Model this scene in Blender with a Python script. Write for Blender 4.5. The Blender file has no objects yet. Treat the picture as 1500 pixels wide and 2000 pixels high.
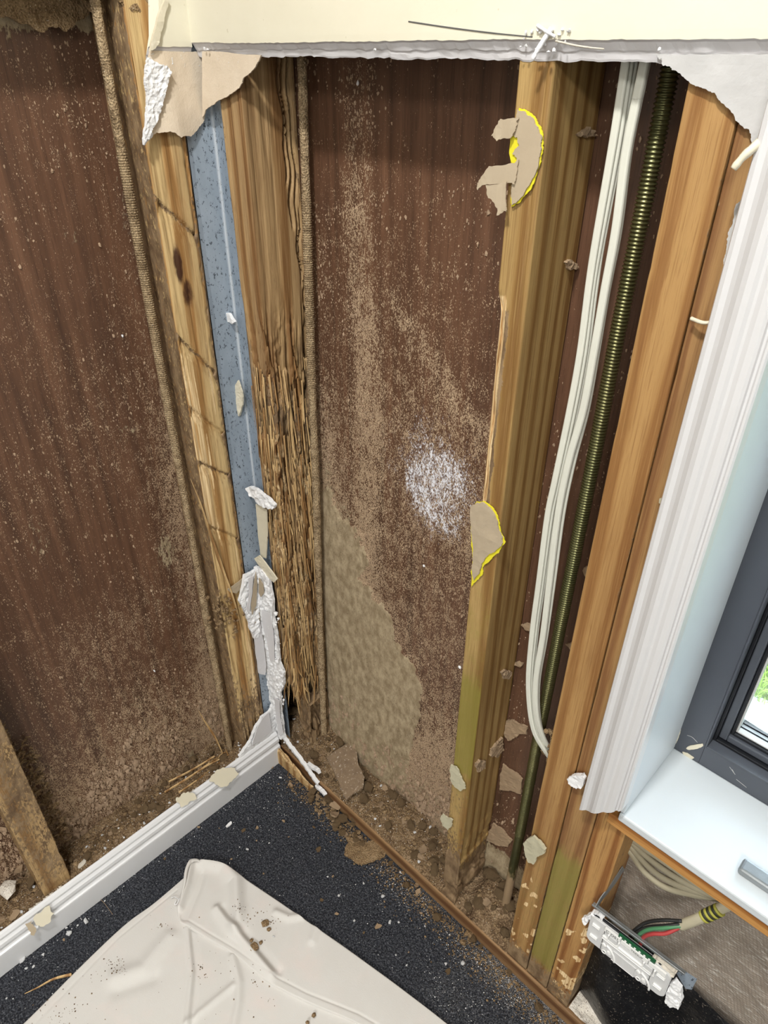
import bpy, bmesh, math, random
import numpy as np
from mathutils import Vector, Matrix

# ------------------------------------------------------------------ camera
CAM = np.array([0.91553955, -0.587425, 1.4])
FPX = 1359.33
FW = np.array([-0.58166596, 0.59793603, -0.55148637])
RT = np.array([0.71475451, 0.6993616, 0.00439744])
UP = np.array([-0.38831778, 0.39161953, 0.83417231])
scene = bpy.context.scene
COL = scene.collection
cd = bpy.data.cameras.new('camera')
cam = bpy.data.objects.new('camera', cd)
COL.objects.link(cam)
M = Matrix(((RT[0], UP[0], -FW[0], CAM[0]), (RT[1], UP[1], -FW[1], CAM[1]), (RT[2], UP[2], -FW[2], CAM[2]), (0, 0, 0, 1)))
cam.matrix_world = M
cd.sensor_fit = 'VERTICAL'
cd.sensor_height = 36.0
cd.lens = FPX / 2000.0 * 36.0
cd.clip_start = 0.02
scene.camera = cam

# ------------------------------------------------------------------ world, lamps, exposure
w = bpy.data.worlds.new('world')
scene.world = w
w.use_nodes = True
bg = w.node_tree.nodes['Background']
bg.inputs[0].default_value = (0.72, 0.88, 1.0, 1)
bg.inputs[1].default_value = 9.0
scene.view_settings.view_transform = 'Standard'
scene.view_settings.look = 'None'
scene.view_settings.gamma = 1.0
scene.view_settings.use_curve_mapping = False
scene.view_settings.exposure = 0.0


def lamp(name, loc, size, power, col, target=None):
    l = bpy.data.lights.new(name, 'AREA')
    l.shape = 'DISK'
    l.size = size
    l.energy = power
    l.color = col
    o = bpy.data.objects.new(name, l)
    COL.objects.link(o)
    o.location = loc
    if target:
        o.rotation_euler = (Vector(target) - Vector(loc)).to_track_quat('-Z', 'Y').to_euler()
    return o


lamp('ceiling_downlight', (0.72, -0.80, 2.38), 0.14, 27, (1.0, 0.985, 0.95))
lamp('ceiling_lamp', (1.75, -2.1, 2.36), 0.7, 54, (1.0, 0.985, 0.95))

# ------------------------------------------------------------------ helpers
rng = np.random.default_rng(7)
random.seed(7)


def ray(x, y):
    return FW * FPX + RT * (x - 750) - UP * (y - 1000)


def on(x, y, ax, val):
    """point of a real plane (axis ax = val) that a photo pixel looks at"""
    d = ray(x, y)
    return CAM + d * ((val - CAM[ax]) / d[ax])


def _hash(i, j, k):
    h = (i * 374761393 + j * 668265263 + k * 2147483647 + 1013904223) & 0xffffffff
    h = ((h ^ (h >> 13)) * 1274126177) & 0xffffffff
    h = h ^ (h >> 16)
    return (h & 0xffff) / 65535.0


def vn(x, y, z=0.0):
    x, y, z = np.broadcast_arrays(np.asarray(x, float), np.asarray(y, float), np.asarray(z, float))
    xi = np.floor(x).astype(np.int64); yi = np.floor(y).astype(np.int64); zi = np.floor(z).astype(np.int64)
    fx = x - xi; fy = y - yi; fz = z - zi
    fx = fx * fx * (3 - 2 * fx); fy = fy * fy * (3 - 2 * fy); fz = fz * fz * (3 - 2 * fz)
    def h(a, b, c): return _hash(xi + a, yi + b, zi + c)
    a = h(0, 0, 0) * (1 - fx) + h(1, 0, 0) * fx
    b = h(0, 1, 0) * (1 - fx) + h(1, 1, 0) * fx
    c = h(0, 0, 1) * (1 - fx) + h(1, 0, 1) * fx
    d = h(0, 1, 1) * (1 - fx) + h(1, 1, 1) * fx
    return (a * (1 - fy) + b * fy) * (1 - fz) + (c * (1 - fy) + d * fy) * fz


def fbm(x, y, z=0.0, o=4):
    s = 0; a = .5; t = 0
    for i in range(o):
        s = s + a * vn(np.asarray(x) * 2 ** i + 17.3 * i, np.asarray(y) * 2 ** i + 9.1 * i, np.asarray(z) * 2 ** i + 4.7 * i)
        t += a; a *= .5
    return s / t


def ss(a, b, x):
    t = np.clip((np.asarray(x, float) - a) / (b - a), 0, 1)
    return t * t * (3 - 2 * t)


def mesh_np(name, V, Fq, masks=None, smooth=True):
    """V (n,3), Fq list of face index arrays of one size each (or list of lists)"""
    me = bpy.data.meshes.new(name)
    V = np.asarray(V, float)
    if isinstance(Fq, np.ndarray):
        k = Fq.shape[1]
        me.vertices.add(len(V)); me.vertices.foreach_set('co', V.ravel())
        me.loops.add(Fq.size); me.loops.foreach_set('vertex_index', Fq.ravel().astype(np.int32))
        me.polygons.add(len(Fq))
        me.polygons.foreach_set('loop_start', np.arange(0, Fq.size, k, dtype=np.int32))
        me.polygons.foreach_set('loop_total', np.full(len(Fq), k, dtype=np.int32))
        me.update(calc_edges=True)
    else:
        me.from_pydata(V.tolist(), [], [list(map(int, f)) for f in Fq])
        me.update()
    me.polygons.foreach_set('use_smooth', np.full(len(me.polygons), smooth))
    if masks is not None:
        at = me.attributes.new('mask', 'FLOAT_COLOR', 'POINT')
        c = np.zeros((len(V), 4)); c[:, 3] = 1
        m = np.asarray(masks); c[:, :m.shape[1]] = m
        at.data.foreach_set('color', np.clip(c, 0, 1).ravel())
    return me


def clean(me):
    me.validate()
    return me


def link(name, me, mat, parent=None, loc=None, label=None, cat=None, group=None, kind=None):
    o = bpy.data.objects.new(name, me)
    COL.objects.link(o)
    if mat is not None:
        me.materials.clear(); me.materials.append(mat)
    if parent is not None: o.parent = parent
    if loc is not None: o.location = loc
    tag(o, label, cat, group, kind)
    return o


def tag(o, label=None, cat=None, group=None, kind=None):
    if label: o['label'] = label
    if cat: o['category'] = cat
    if group: o['group'] = group
    if kind: o['kind'] = kind
    return o


def empty(name, loc, label=None, cat=None, group=None, kind=None):
    o = bpy.data.objects.new(name, None)
    COL.objects.link(o)
    o.location = loc
    o.empty_display_size = .02
    return tag(o, label, cat, group, kind)


def child(name, me, mat, parent, label=None, kind=None):
    """mesh given in world coordinates, parented to a thing at parent's location"""
    L = np.zeros(3); p = parent
    while p is not None:
        L += np.array(p.location); p = p.parent
    n = len(me.vertices); co = np.empty(n * 3); me.vertices.foreach_get('co', co)
    co = co.reshape(-1, 3) - L; me.vertices.foreach_set('co', co.ravel()); me.update()
    return link(name, me, mat, parent, None, label, None, None, kind)


def top(name, me, mat, label=None, cat=None, group=None, kind=None):
    """top-level mesh: origin moved to the middle of its base"""
    n = len(me.vertices); co = np.empty(n * 3); me.vertices.foreach_get('co', co)
    co = co.reshape(-1, 3); b = (co.min(0) + co.max(0)) / 2; b[2] = co[:, 2].min()
    me.vertices.foreach_set('co', (co - b).ravel()); me.update()
    return link(name, me, mat, None, tuple(b), label, cat, group, kind)


def grid_faces(nu, nv, wrap=False):
    """indices for vertex array laid out [u*nv+v]"""
    uu = np.arange(nu if wrap else nu - 1); vv = np.arange(nv - 1)
    U, W = np.meshgrid(uu, vv, indexing='ij'); U2 = (U + 1) % nu
    return np.stack([U * nv + W, U2 * nv + W, U2 * nv + W + 1, U * nv + W + 1], -1).reshape(-1, 4)


def box_me(name, x0, x1, y0, y1, z0, z1, bevel=.001, seg=2):
    bm = bmesh.new()
    bmesh.ops.create_cube(bm, size=1)
    for v in bm.verts:
        v.co = Vector(((x0 + x1) / 2 + v.co.x * (x1 - x0), (y0 + y1) / 2 + v.co.y * (y1 - y0), (z0 + z1) / 2 + v.co.z * (z1 - z0)))
    if bevel > 0:
        bmesh.ops.bevel(bm, geom=bm.edges[:], offset=bevel, segments=seg, affect='EDGES', profile=.5)
    me = bpy.data.meshes.new(name); bm.to_mesh(me); bm.free()
    return me


def post_me(name, x0, x1, y0, y1, z0, z1, ds=.003, dz=.006, rad=.0025, disp=None, mask=None, centre=None):
    """timber post: rounded-rectangle ring swept in z, every skin vertex displaced outwards by disp(face,x,y,z,s)"""
    pts = []
    def edge(ax, ay, bx, by, nx, ny, f):
        L = math.hypot(bx - ax, by - ay); n = max(1, int(L / ds))
        for i in range(n):
            t = i / n
            pts.append((ax + (bx - ax) * t, ay + (by - ay) * t, nx, ny, f))
    def arc(cx, cy, a0):
        for i in range(4):
            a = a0 + (i / 4) * math.pi / 2
            pts.append((cx + rad * math.cos(a), cy + rad * math.sin(a), math.cos(a), math.sin(a), -1))
    edge(x0 + rad, y0, x1 - rad, y0, 0, -1, 0); arc(x1 - rad, y0 + rad, -math.pi / 2)
    edge(x1, y0 + rad, x1, y1 - rad, 1, 0, 1); arc(x1 - rad, y1 - rad, 0)
    edge(x1 - rad, y1, x0 + rad, y1, 0, 1, 2); arc(x0 + rad, y1 - rad, math.pi / 2)
    edge(x0, y1 - rad, x0, y0 + rad, -1, 0, 3); arc(x0 + rad, y0 + rad, math.pi)
    P = np.array(pts)
    nz = max(2, int((z1 - z0) / dz)); Z = np.linspace(z0, z1, nz)
    X = np.repeat(P[:, 0][:, None], nz, 1); Y = np.repeat(P[:, 1][:, None], nz, 1)
    NX = P[:, 2][:, None]; NY = P[:, 3][:, None]; Fc = np.repeat(P[:, 4][:, None], nz, 1); ZZ = np.repeat(Z[None], len(P), 0)
    if disp is not None:
        d = disp(Fc, X, Y, ZZ)
        ZV = ZZ
        if isinstance(d, tuple): d, dz_ = d; ZV = ZZ + dz_
        Xd = X + NX * d; Yd = Y + NY * d
    else:
        Xd, Yd, ZV = X, Y, ZZ
    V = np.stack([Xd, Yd, ZV], -1).reshape(-1, 3)
    n = len(P)
    m = None
    if mask is not None: m = np.stack(np.broadcast_arrays(*mask(Fc, X, Y, ZZ)), -1).reshape(n * nz, -1)
    me = mesh_np(name, V, grid_faces(n, nz, True), m)
    bm = bmesh.new(); bm.from_mesh(me); bm.verts.ensure_lookup_table()
    for e, rev in ((0, True), (nz - 1, False)):
        ring = [bm.verts[i * nz + e] for i in range(n)]
        if rev: ring = ring[::-1]
        try: bm.faces.new(ring)
        except ValueError: pass
    bm.to_mesh(me); bm.free()
    return me


def ragged(poly, amp, depth=4, seed=0):
    """fractal outline from a coarse one"""
    r = random.Random(seed); P = [np.array(p, float) for p in poly]
    for d in range(depth):
        Q = []
        for i in range(len(P)):
            a = P[i]; b = P[(i + 1) % len(P)]; Q.append(a)
            L = np.linalg.norm(b - a)
            if L > amp * .6:
                n = np.array([-(b - a)[1], (b - a)[0]]) / max(L, 1e-9)
                Q.append((a + b) / 2 + n * r.uniform(-1, 1) * min(amp / (1.6 ** d), L * .22))
            
        P = Q
    return P


def sheet_me(name, poly2, step, place, thick, warp=None, lump=0.0, lscale=80, seed=0, maskf=None):
    """thin ragged sheet. poly2 in its own (u,v) metres; place(u,v,h)->xyz (h along the normal);
    cut on a grid so that it can be bent (warp(u,v)->h) and lumped; solid with a back"""
    bm = bmesh.new()
    vs = [bm.verts.new((p[0], p[1], 0)) for p in poly2]
    try: bm.faces.new(vs)
    except ValueError: pass
    a = np.array(poly2)
    for ax in (0, 1):
        lo, hi = a[:, ax].min(), a[:, ax].max()
        k = lo + step
        while k < hi:
            nrm = (1, 0, 0) if ax == 0 else (0, 1, 0)
            co = (k, 0, 0) if ax == 0 else (0, k, 0)
            bmesh.ops.bisect_plane(bm, geom=bm.verts[:] + bm.edges[:] + bm.faces[:], plane_co=co, plane_no=nrm, dist=step * .02)
            k += step
    bmesh.ops.triangulate(bm, faces=[f for f in bm.faces if len(f.verts) > 4])
    bm.verts.index_update()
    n = len(bm.verts); V = np.array([v.co[:] for v in bm.verts]).reshape(-1, 3)
    F = [[v.index for v in f.verts] for f in bm.faces]
    area = sum((poly2[i][0] * poly2[(i + 1) % len(poly2)][1] - poly2[(i + 1) % len(poly2)][0] * poly2[i][1]) for i in range(len(poly2)))
    bnd = [e for e in bm.edges if len(e.link_faces) == 1]
    B = []
    for e in bnd:
        f = e.link_faces[0]; vl = [v.index for v in f.verts]
        i = vl.index(e.verts[0].index); j = e.verts[1].index
        if vl[(i + 1) % len(vl)] == j: B.append((e.verts[0].index, j))
        else: B.append((j, e.verts[0].index))
    isb = np.zeros(n, bool)
    for e in B: isb[list(e)] = True
    bm.free()
    u, v = V[:, 0], V[:, 1]
    h = warp(u, v) if warp is not None else np.zeros(n)
    lm = lump * (fbm(u * lscale + seed * 3.1, v * lscale, seed, 4) - .35) if lump else 0
    top_ = place(u, v, h + thick + lm); bot = place(u, v, h)
    VV = np.concatenate([top_, bot])
    FF = [f for f in F] + [[i + n for i in f[::-1]] for f in F] + [[b, a_, a_ + n, b + n] for a_, b in B]
    mk = None
    if maskf is not None:
        mk = np.stack(np.broadcast_arrays(*maskf(u, v)), -1); mk = np.concatenate([mk, mk])
    me = mesh_np(name, VV, FF, mk, smooth=False)
    bm = bmesh.new(); bm.from_mesh(me); bmesh.ops.recalc_face_normals(bm, faces=bm.faces); bm.to_mesh(me); bm.free()
    return me


def pl_y(y0):  # plane facing -y : u=x v=z
    return lambda u, v, h: np.stack([u, y0 - h, v], -1)
def pl_x(x0):  # plane facing +x : u=y v=z
    return lambda u, v, h: np.stack([x0 + h, u, v], -1)
def pl_z(z0):
    return lambda u, v, h: np.stack([u, v, z0 + h], -1)


def pxpoly(pts, ax, val):
    o = []
    for p in pts:
        q = on(p[0], p[1], ax, val)
        o.append((q[0], q[2]) if ax == 1 else (q[1], q[2]) if ax == 0 else (q[0], q[1]))
    return o


def scrap_me(name, pts, ax, val, thick, amp=.002, step=.006, depth=3, seed=1, warp=None, lump=0., lscale=120, maskf=None):
    poly = ragged(pxpoly(pts, ax, val), amp, depth, seed)
    pl = pl_y(val) if ax == 1 else pl_x(val) if ax == 0 else pl_z(val)
    return sheet_me(name, poly, step, pl, thick, warp, lump, lscale, seed, maskf)


def tube_me(name, P, r, seg=12, flat=None, prof=None, caps=True, smooth=True, masks=None, up=(0, -1, 0)):
    """sweep a circle (or prof: list of 2-D points in metres) along P; r may be an array"""
    P = np.asarray(P, float); n = len(P)
    T = np.gradient(P, axis=0); T /= np.linalg.norm(T, axis=1)[:, None] + 1e-12
    upv = np.array(up, float)
    A = np.cross(T, upv); A /= np.linalg.norm(A, axis=1)[:, None] + 1e-12
    Bv = np.cross(A, T)
    r = np.broadcast_to(np.asarray(r, float), (n,))
    if prof is None:
        a = np.linspace(0, 2 * np.pi, seg, endpoint=False); pr = np.stack([np.cos(a), np.sin(a)], -1)
    else: pr = np.array(prof)
    if flat: pr = pr * np.array([1, flat])
    k = len(pr)
    V = P[None] + (pr[:, 0][:, None, None] * A[None] + pr[:, 1][:, None, None] * Bv[None]) * r[None, :, None]
    F = grid_faces(k, n, True)
    mk = None
    if masks is not None: mk = np.repeat(np.asarray(masks)[None], k, 0).reshape(k * n, -1)
    me = mesh_np(name, V.reshape(-1, 3), F, mk, smooth)
    bm = bmesh.new(); bm.from_mesh(me); bm.verts.ensure_lookup_table()
    if caps:
        for e in (0, n - 1):
            ring = [bm.verts[i * n + e] for i in range(k)]
            try: bm.faces.new(ring)
            except ValueError: pass
    bmesh.ops.recalc_face_normals(bm, faces=bm.faces)
    bm.to_mesh(me); bm.free()
    return me


def spline(pts, n):
    """Catmull-Rom through points"""
    P = np.array(pts, float); P = np.vstack([2 * P[0] - P[1], P, 2 * P[-1] - P[-2]])
    out = []; m = len(P) - 3
    for t in np.linspace(0, m - 1e-6, n):
        i = int(t); f = t - i
        a, b, c, d = P[i:i + 4]
        out.append(.5 * ((2 * b) + (-a + c) * f + (2 * a - 5 * b + 4 * c - d) * f * f + (-a + 3 * b - 3 * c + d) * f ** 3))
    return np.array(out)


def join_np(name, parts, masks=False):
    """merge (V,F) pairs, F lists"""
    VV = []; FF = []; o = 0
    for V, F in parts:
        VV.append(V); FF += [[i + o for i in f] for f in F]; o += len(V)
    return mesh_np(name, np.concatenate(VV), FF, smooth=False)


def chunk(seed, sx, sy, sz, rough=.35):
    """irregular crumb, base at z=0"""
    r = np.random.default_rng(seed)
    bm = bmesh.new(); bmesh.ops.create_icosphere(bm, subdivisions=1, radius=1)
    V = np.array([v.co[:] for v in bm.verts]); F = [[v.index for v in f.verts] for f in bm.faces]; bm.free()
    V *= (1 + r.uniform(-rough, rough, (len(V), 1)))
    V *= np.array([sx, sy, sz]) * .5
    V[:, 2] -= V[:, 2].min()
    return V, F


def flake(seed, L, W, T, n=9, curl=.15):
    """thin irregular plate, base near z=0, fan of triangles both sides"""
    r = np.random.default_rng(seed)
    a = np.sort(np.linspace(0, 2 * np.pi, n, endpoint=False) + r.uniform(-.25, .25, n))
    q = r.uniform(.62, 1.1, n)
    o = np.stack([np.cos(a) * L / 2 * q, np.sin(a) * W / 2 * q], -1)
    z = curl * (np.abs(o[:, 0]) ** 1.5 / max(L, 1e-6) ** .5) * r.uniform(.2, 1.3, n)
    top_ = np.column_stack([o, z + T]); bot = np.column_stack([o * .94, z])
    V = np.vstack([top_, bot, [[0, 0, T * r.uniform(.8, 1.3)]], [[0, 0, 0]]])
    F = []
    for i in range(n):
        j = (i + 1) % n
        F += [[i, j, 2 * n], [j + n, i + n, 2 * n + 1], [j, i, i + n, j + n]]
    return V, F


def rotz(V, a):
    c, s = math.cos(a), math.sin(a)
    return V @ np.array([[c, s, 0], [-s, c, 0], [0, 0, 1]])


# ------------------------------------------------------------------ materials
class NT:
    def __init__(s, name):
        s.m = bpy.data.materials.new(name); s.m.use_nodes = True
        s.t = s.m.node_tree; s.n = s.t.nodes; s.b = s.n['Principled BSDF']
        s.tc = s.n.new('ShaderNodeTexCoord')
    def l(s, a, b): s.t.links.new(a, b)
    def _in(s, sock, v):
        if hasattr(v, 'node'): s.l(v, sock)
        elif isinstance(v, (tuple, list)) and len(v) == 3 and sock.type == 'RGBA': sock.default_value = (*v, 1)
        else: sock.default_value = v
    def vec(s, scale=(1, 1, 1), off=(0, 0, 0), src=None, rot=(0, 0, 0)):
        m = s.n.new('ShaderNodeMapping'); m.inputs['Scale'].default_value = scale; m.inputs['Location'].default_value = off
        m.inputs['Rotation'].default_value = rot
        s.l(src or s.tc.outputs['Object'], m.inputs['Vector']); return m.outputs[0]
    def noise(s, v, scale=1., detail=3., rough=.55, dist=0.):
        n = s.n.new('ShaderNodeTexNoise'); s.l(v, n.inputs['Vector'])
        n.inputs['Scale'].default_value = scale; n.inputs['Detail'].default_value = detail
        n.inputs['Roughness'].default_value = rough; n.inputs['Distortion'].default_value = dist
        return n.outputs['Fac']
    def vor(s, v, scale=1., feat='F1', out='Distance', rnd=1.):
        n = s.n.new('ShaderNodeTexVoronoi'); n.feature = feat; s.l(v, n.inputs['Vector']); n.inputs['Scale'].default_value = scale
        n.inputs['Randomness'].default_value = rnd
        return n.outputs[out]
    def math(s, op, a, b=0., c=None, clamp=False):
        n = s.n.new('ShaderNodeMath'); n.operation = op; n.use_clamp = clamp
        s._in(n.inputs[0], a); s._in(n.inputs[1], b)
        if c is not None: s._in(n.inputs[2], c)
        return n.outputs[0]
    def ramp(s, fac, stops, interp='LINEAR'):
        n = s.n.new('ShaderNodeValToRGB'); s._in(n.inputs[0], fac); e = n.color_ramp.elements; n.color_ramp.interpolation = interp
        while len(e) < len(stops): e.new(.5)
        for i, (p, c) in enumerate(stops):
            e[i].position = p; e[i].color = (*c, 1) if isinstance(c, (tuple, list)) else (c, c, c, 1)
        return n.outputs[0]
    def sst(s, fac, a, b):
        n = s.n.new('ShaderNodeMapRange'); n.interpolation_type = 'SMOOTHSTEP'; s._in(n.inputs['Value'], fac)
        n.inputs['From Min'].default_value = a; n.inputs['From Max'].default_value = b; return n.outputs[0]
    def mix(s, f, a, b, mode='MIX'):
        n = s.n.new('ShaderNodeMix'); n.data_type = 'RGBA'; n.blend_type = mode
        s._in(n.inputs[0], f); s._in(n.inputs[6], a); s._in(n.inputs[7], b); return n.outputs[2]
    def attr(s, name='mask'):
        a = s.n.new('ShaderNodeAttribute'); a.attribute_name = name
        q = s.n.new('ShaderNodeSeparateColor'); s.l(a.outputs['Color'], q.inputs[0]); return q.outputs
    def bump(s, h, strength=.5, dist=.001, prev=None):
        b = s.n.new('ShaderNodeBump'); b.inputs['Strength'].default_value = strength; b.inputs['Distance'].default_value = dist
        s._in(b.inputs['Height'], h)
        if prev is not None: s.l(prev, b.inputs['Normal'])
        return b.outputs[0]
    def done(s, col=None, rough=None, normal=None, metal=None, spec=None, **k):
        if col is not None: s._in(s.b.inputs['Base Color'], col)
        if rough is not None: s._in(s.b.inputs['Roughness'], rough)
        if metal is not None: s._in(s.b.inputs['Metallic'], metal)
        if spec is not None: s._in(s.b.inputs['Specular IOR Level'], spec)
        if normal is not None: s.l(normal, s.b.inputs['Normal'])
        for a, v in k.items(): s._in(s.b.inputs[a], v)
        return s.m


def srgb(r, g, b):
    f = lambda c: (c / 255 / 12.92) if c <= 10.3 else ((c / 255 + .055) / 1.055) ** 2.4
    return (f(r), f(g), f(b))


MUD = srgb(150, 126, 96); MUD2 = srgb(102, 80, 58)


def m_wood(name, pale, mid, dark, freq=150, ang=.6, wob=2.2, off=(0, 0, 0), grey=0., stainf=.75, stain=srgb(120, 108, 40), bumpk=.35, nearmud=True, horiz=False):
    t = NT(name)
    base = t.vec((1, 1, 1), off, rot=(0, math.pi / 2, 0) if horiz else (0, 0, 0))
    v = t.vec((14, 14, 1.1), (0, 0, 0), base)
    n1 = t.noise(v, 1, 3, .5, .4)
    sp = t.n.new('ShaderNodeSeparateXYZ'); t.l(base, sp.inputs[0])
    lin = t.math('ADD', t.math('MULTIPLY', sp.outputs[0], freq * math.cos(ang)), t.math('MULTIPLY', sp.outputs[1], freq * math.sin(ang)))
    ph = t.math('ADD', lin, t.math('MULTIPLY', n1, wob * 6))
    sn = t.math('SINE', ph)
    ring = t.math('POWER', t.sst(sn, -.9, 1.0), 2.2)
    fib = t.noise(t.vec((520, 520, 9), (0, 0, 0), base), 1, 3, .6)
    blot = t.noise(t.vec((22, 22, 3.0), (5, 5, 5), base), 1, 3, .5)
    c = t.mix(ring, pale, mid)
    c = t.mix(t.math('MULTIPLY', t.math('POWER', ring, 3.), .5), c, dark)
    c = t.mix(t.math('MULTIPLY', t.sst(blot, .45, .75), .6), c, dark)
    c = t.mix(t.math('MULTIPLY', t.sst(fib, .48, .72), .55), c, dark)
    c = t.mix(t.math('MULTIPLY', t.sst(fib, .50, .28), .45), c, pale)
    fib2 = t.noise(t.vec((1100, 1100, 40), (3, 0, 0), base), 1, 2, .6)
    c = t.mix(t.math('MULTIPLY', t.sst(fib2, .5, .75), .35), c, dark)
    at = t.attr()
    fine = t.noise(t.vec((260, 260, 120), (0, 0, 0), base), 1, 4, .65)
    big = t.noise(t.vec((60, 60, 30), (0, 0, 0), base), 1, 4, .6)
    # blue: stain (green mould / knot), green: torn raw wood, red: mud
    c = t.mix(t.math('MULTIPLY', t.sst(t.math('ADD', at[2], t.math('MULTIPLY', t.math('SUBTRACT', t.math('ADD', t.math('MULTIPLY', big, .6), t.math('MULTIPLY', fine, .4)), .5), 1.6)), .10, 1.05), stainf), c, stain)
    raw = t.mix(t.sst(fib, .35, .7), srgb(240, 214, 168), srgb(176, 136, 84))
    c = t.mix(t.sst(t.math('ADD', at[1], t.math('MULTIPLY', t.math('SUBTRACT', fine, .5), .7)), .35, .65), c, raw)
    mudf = t.sst(t.math('ADD', at[0], t.math('MULTIPLY', t.math('SUBTRACT', fine, .5), 1.3)), .40, .62)
    mc = t.mix(t.sst(big, .3, .7), MUD2, MUD)
    c = t.mix(mudf, c, mc)
    h = t.math('ADD', t.math('MULTIPLY', fib, .6), t.math('MULTIPLY', ring, .25))
    h = t.math('ADD', h, t.math('MULTIPLY', t.math('MULTIPLY', mudf, fine), 2.0))
    return t.done(c, .62, t.bump(h, bumpk, .0012), spec=.35)


def m_plain(name, col, rough=.5, bscale=0, bstr=.2, bdist=.0005, metal=0., spec=.5, var=.08, vscale=30, detail=3):
    t = NT(name)
    n = t.noise(t.vec((vscale,) * 3), 1, 3)
    d = tuple(max(0, x * (1 - var * 2)) for x in col)
    c = t.mix(n, d, tuple(min(1, x * (1 + var)) for x in col))
    nm = None
    if bscale: nm = t.bump(t.noise(t.vec((bscale,) * 3), 1, detail, .6), bstr, bdist)
    return t.done(c, rough, nm, metal=metal, spec=spec)


def m_ply(name, seedoff):
    t = NT(name)
    v0 = t.vec((1, 1, 1), seedoff)
    st = t.noise(t.vec((60, 60, 2.2), (0, 0, 0), v0), 1, 4, .6)
    st2 = t.noise(t.vec((900, 900, 26), (0, 0, 0), v0), 1, 3, .6)
    bl = t.noise(t.vec((9, 9, 6), (3, 3, 3), v0), 1, 4, .6)
    c = t.ramp(st, [(.25, srgb(68, 48, 36)), (.5, srgb(96, 68, 51)), (.78, srgb(120, 87, 66))])
    c = t.mix(t.math('MULTIPLY', t.sst(st2, .52, .75), .55), c, srgb(38, 23, 17))
    c = t.mix(t.math('MULTIPLY', t.sst(bl, .45, .8), .35), c, srgb(70, 50, 40))
    at = t.attr()
    # mud crumbs: elongated flecks whose number follows the red mask
    f1 = t.noise(t.vec((660, 660, 360), (0, 0, 0), v0), 1, 2.5, .6)
    f2 = t.noise(t.vec((1500, 1500, 900), (7, 0, 0), v0), 1, 2, .6)
    cl = t.noise(t.vec((70, 70, 38), (2, 9, 0), v0), 1, 4, .65)
    dens = t.math('ADD', t.math('MULTIPLY', at[0], .27), t.math('MULTIPLY', t.math('SUBTRACT', cl, .5), .34))
    thr = t.math('SUBTRACT', t.math('ADD', t.math('MULTIPLY', f1, .66), t.math('MULTIPLY', f2, .34)), t.math('SUBTRACT', .700, dens))
    spk = t.sst(thr, .0, .045)
    mc = t.mix(t.sst(f2, .35, .65), srgb(118, 94, 72), srgb(206, 180, 148))
    c = t.mix(spk, c, mc)
    # green: daubed mud sheet
    fine = t.noise(t.vec((220, 220, 110), (0, 4, 0), v0), 1, 4, .65)
    dia = t.noise(t.vec((160, 160, 900), (0, 0, 0), v0, rot=(.0, .75, 0)), 1, 2, .5)
    sheet = t.sst(t.math('ADD', at[1], t.math('MULTIPLY', t.math('SUBTRACT', fine, .5), 1.0)), .44, .58)
    pit = t.sst(t.noise(t.vec((420, 420, 240), (1, 1, 1), v0), 1, 3, .6), .60, .74)
    sc = t.mix(t.sst(cl, .3, .7), srgb(142, 124, 96), srgb(184, 166, 136))
    sc = t.mix(t.math('MULTIPLY', pit, .8), sc, srgb(82, 64, 44))
    c = t.mix(sheet, c, sc)
    # blue: white dust
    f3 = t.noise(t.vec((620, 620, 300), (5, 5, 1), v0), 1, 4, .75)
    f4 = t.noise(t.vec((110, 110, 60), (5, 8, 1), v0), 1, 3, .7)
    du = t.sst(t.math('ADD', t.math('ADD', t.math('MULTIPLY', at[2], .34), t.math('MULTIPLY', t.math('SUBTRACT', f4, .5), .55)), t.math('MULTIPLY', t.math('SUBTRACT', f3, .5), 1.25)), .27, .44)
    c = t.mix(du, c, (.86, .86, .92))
    h = t.math('ADD', t.math('MULTIPLY', spk, 1.0), t.math('MULTIPLY', sheet, t.math('ADD', 1.2, t.math('MULTIPLY', fine, 2.2))))
    h = t.math('SUBTRACT', h, t.math('MULTIPLY', t.math('MULTIPLY', pit, sheet), 1.0))
    h = t.math('ADD', h, t.math('MULTIPLY', st2, .3))
    ro = t.math('ADD', .42, t.math('MULTIPLY', t.math('MAXIMUM', spk, sheet), .5), clamp=True)
    return t.done(c, ro, t.bump(h, .55, .0012), spec=.35)


def m_dirt(name, c1, c2, c3, sc=1.):
    t = NT(name); v = t.vec()
    a = t.noise(v, 45 * sc, 5, .65); b = t.noise(t.vec(off=(4, 4, 4)), 380 * sc, 3, .6)
    w_ = t.vor(t.vec(), 240 * sc)
    c = t.ramp(a, [(.3, c1), (.5, c2), (.72, c3)])
    c = t.mix(t.math('MULTIPLY', t.sst(b, .5, .68), .7), c, tuple(x * .55 for x in c1))
    c = t.mix(t.math('MULTIPLY', t.sst(b, .46, .34), .6), c, tuple(min(1, x * 1.35) for x in c3))
    rare = t.sst(t.noise(t.vec(off=(9, 1, 2)), 330 * sc, 2, .5), .70, .745)
    c = t.mix(rare, c, srgb(225, 216, 200))
    h = t.math('ADD', t.math('MULTIPLY', b, 1.), t.math('MULTIPLY', w_, 1.3))
    return t.done(c, .95, t.bump(h, .8, .0022), spec=.15)


def m_plaster(name, col=(.86, .86, .87)):
    t = NT(name)
    a = t.noise(t.vec(), 260, 4, .7); b = t.noise(t.vec(off=(3, 3, 3)), 50, 3)
    c = t.mix(b, tuple(x * .88 for x in col), col)
    return t.done(c, .9, t.bump(a, .8, .0015), spec=.2)


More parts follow.
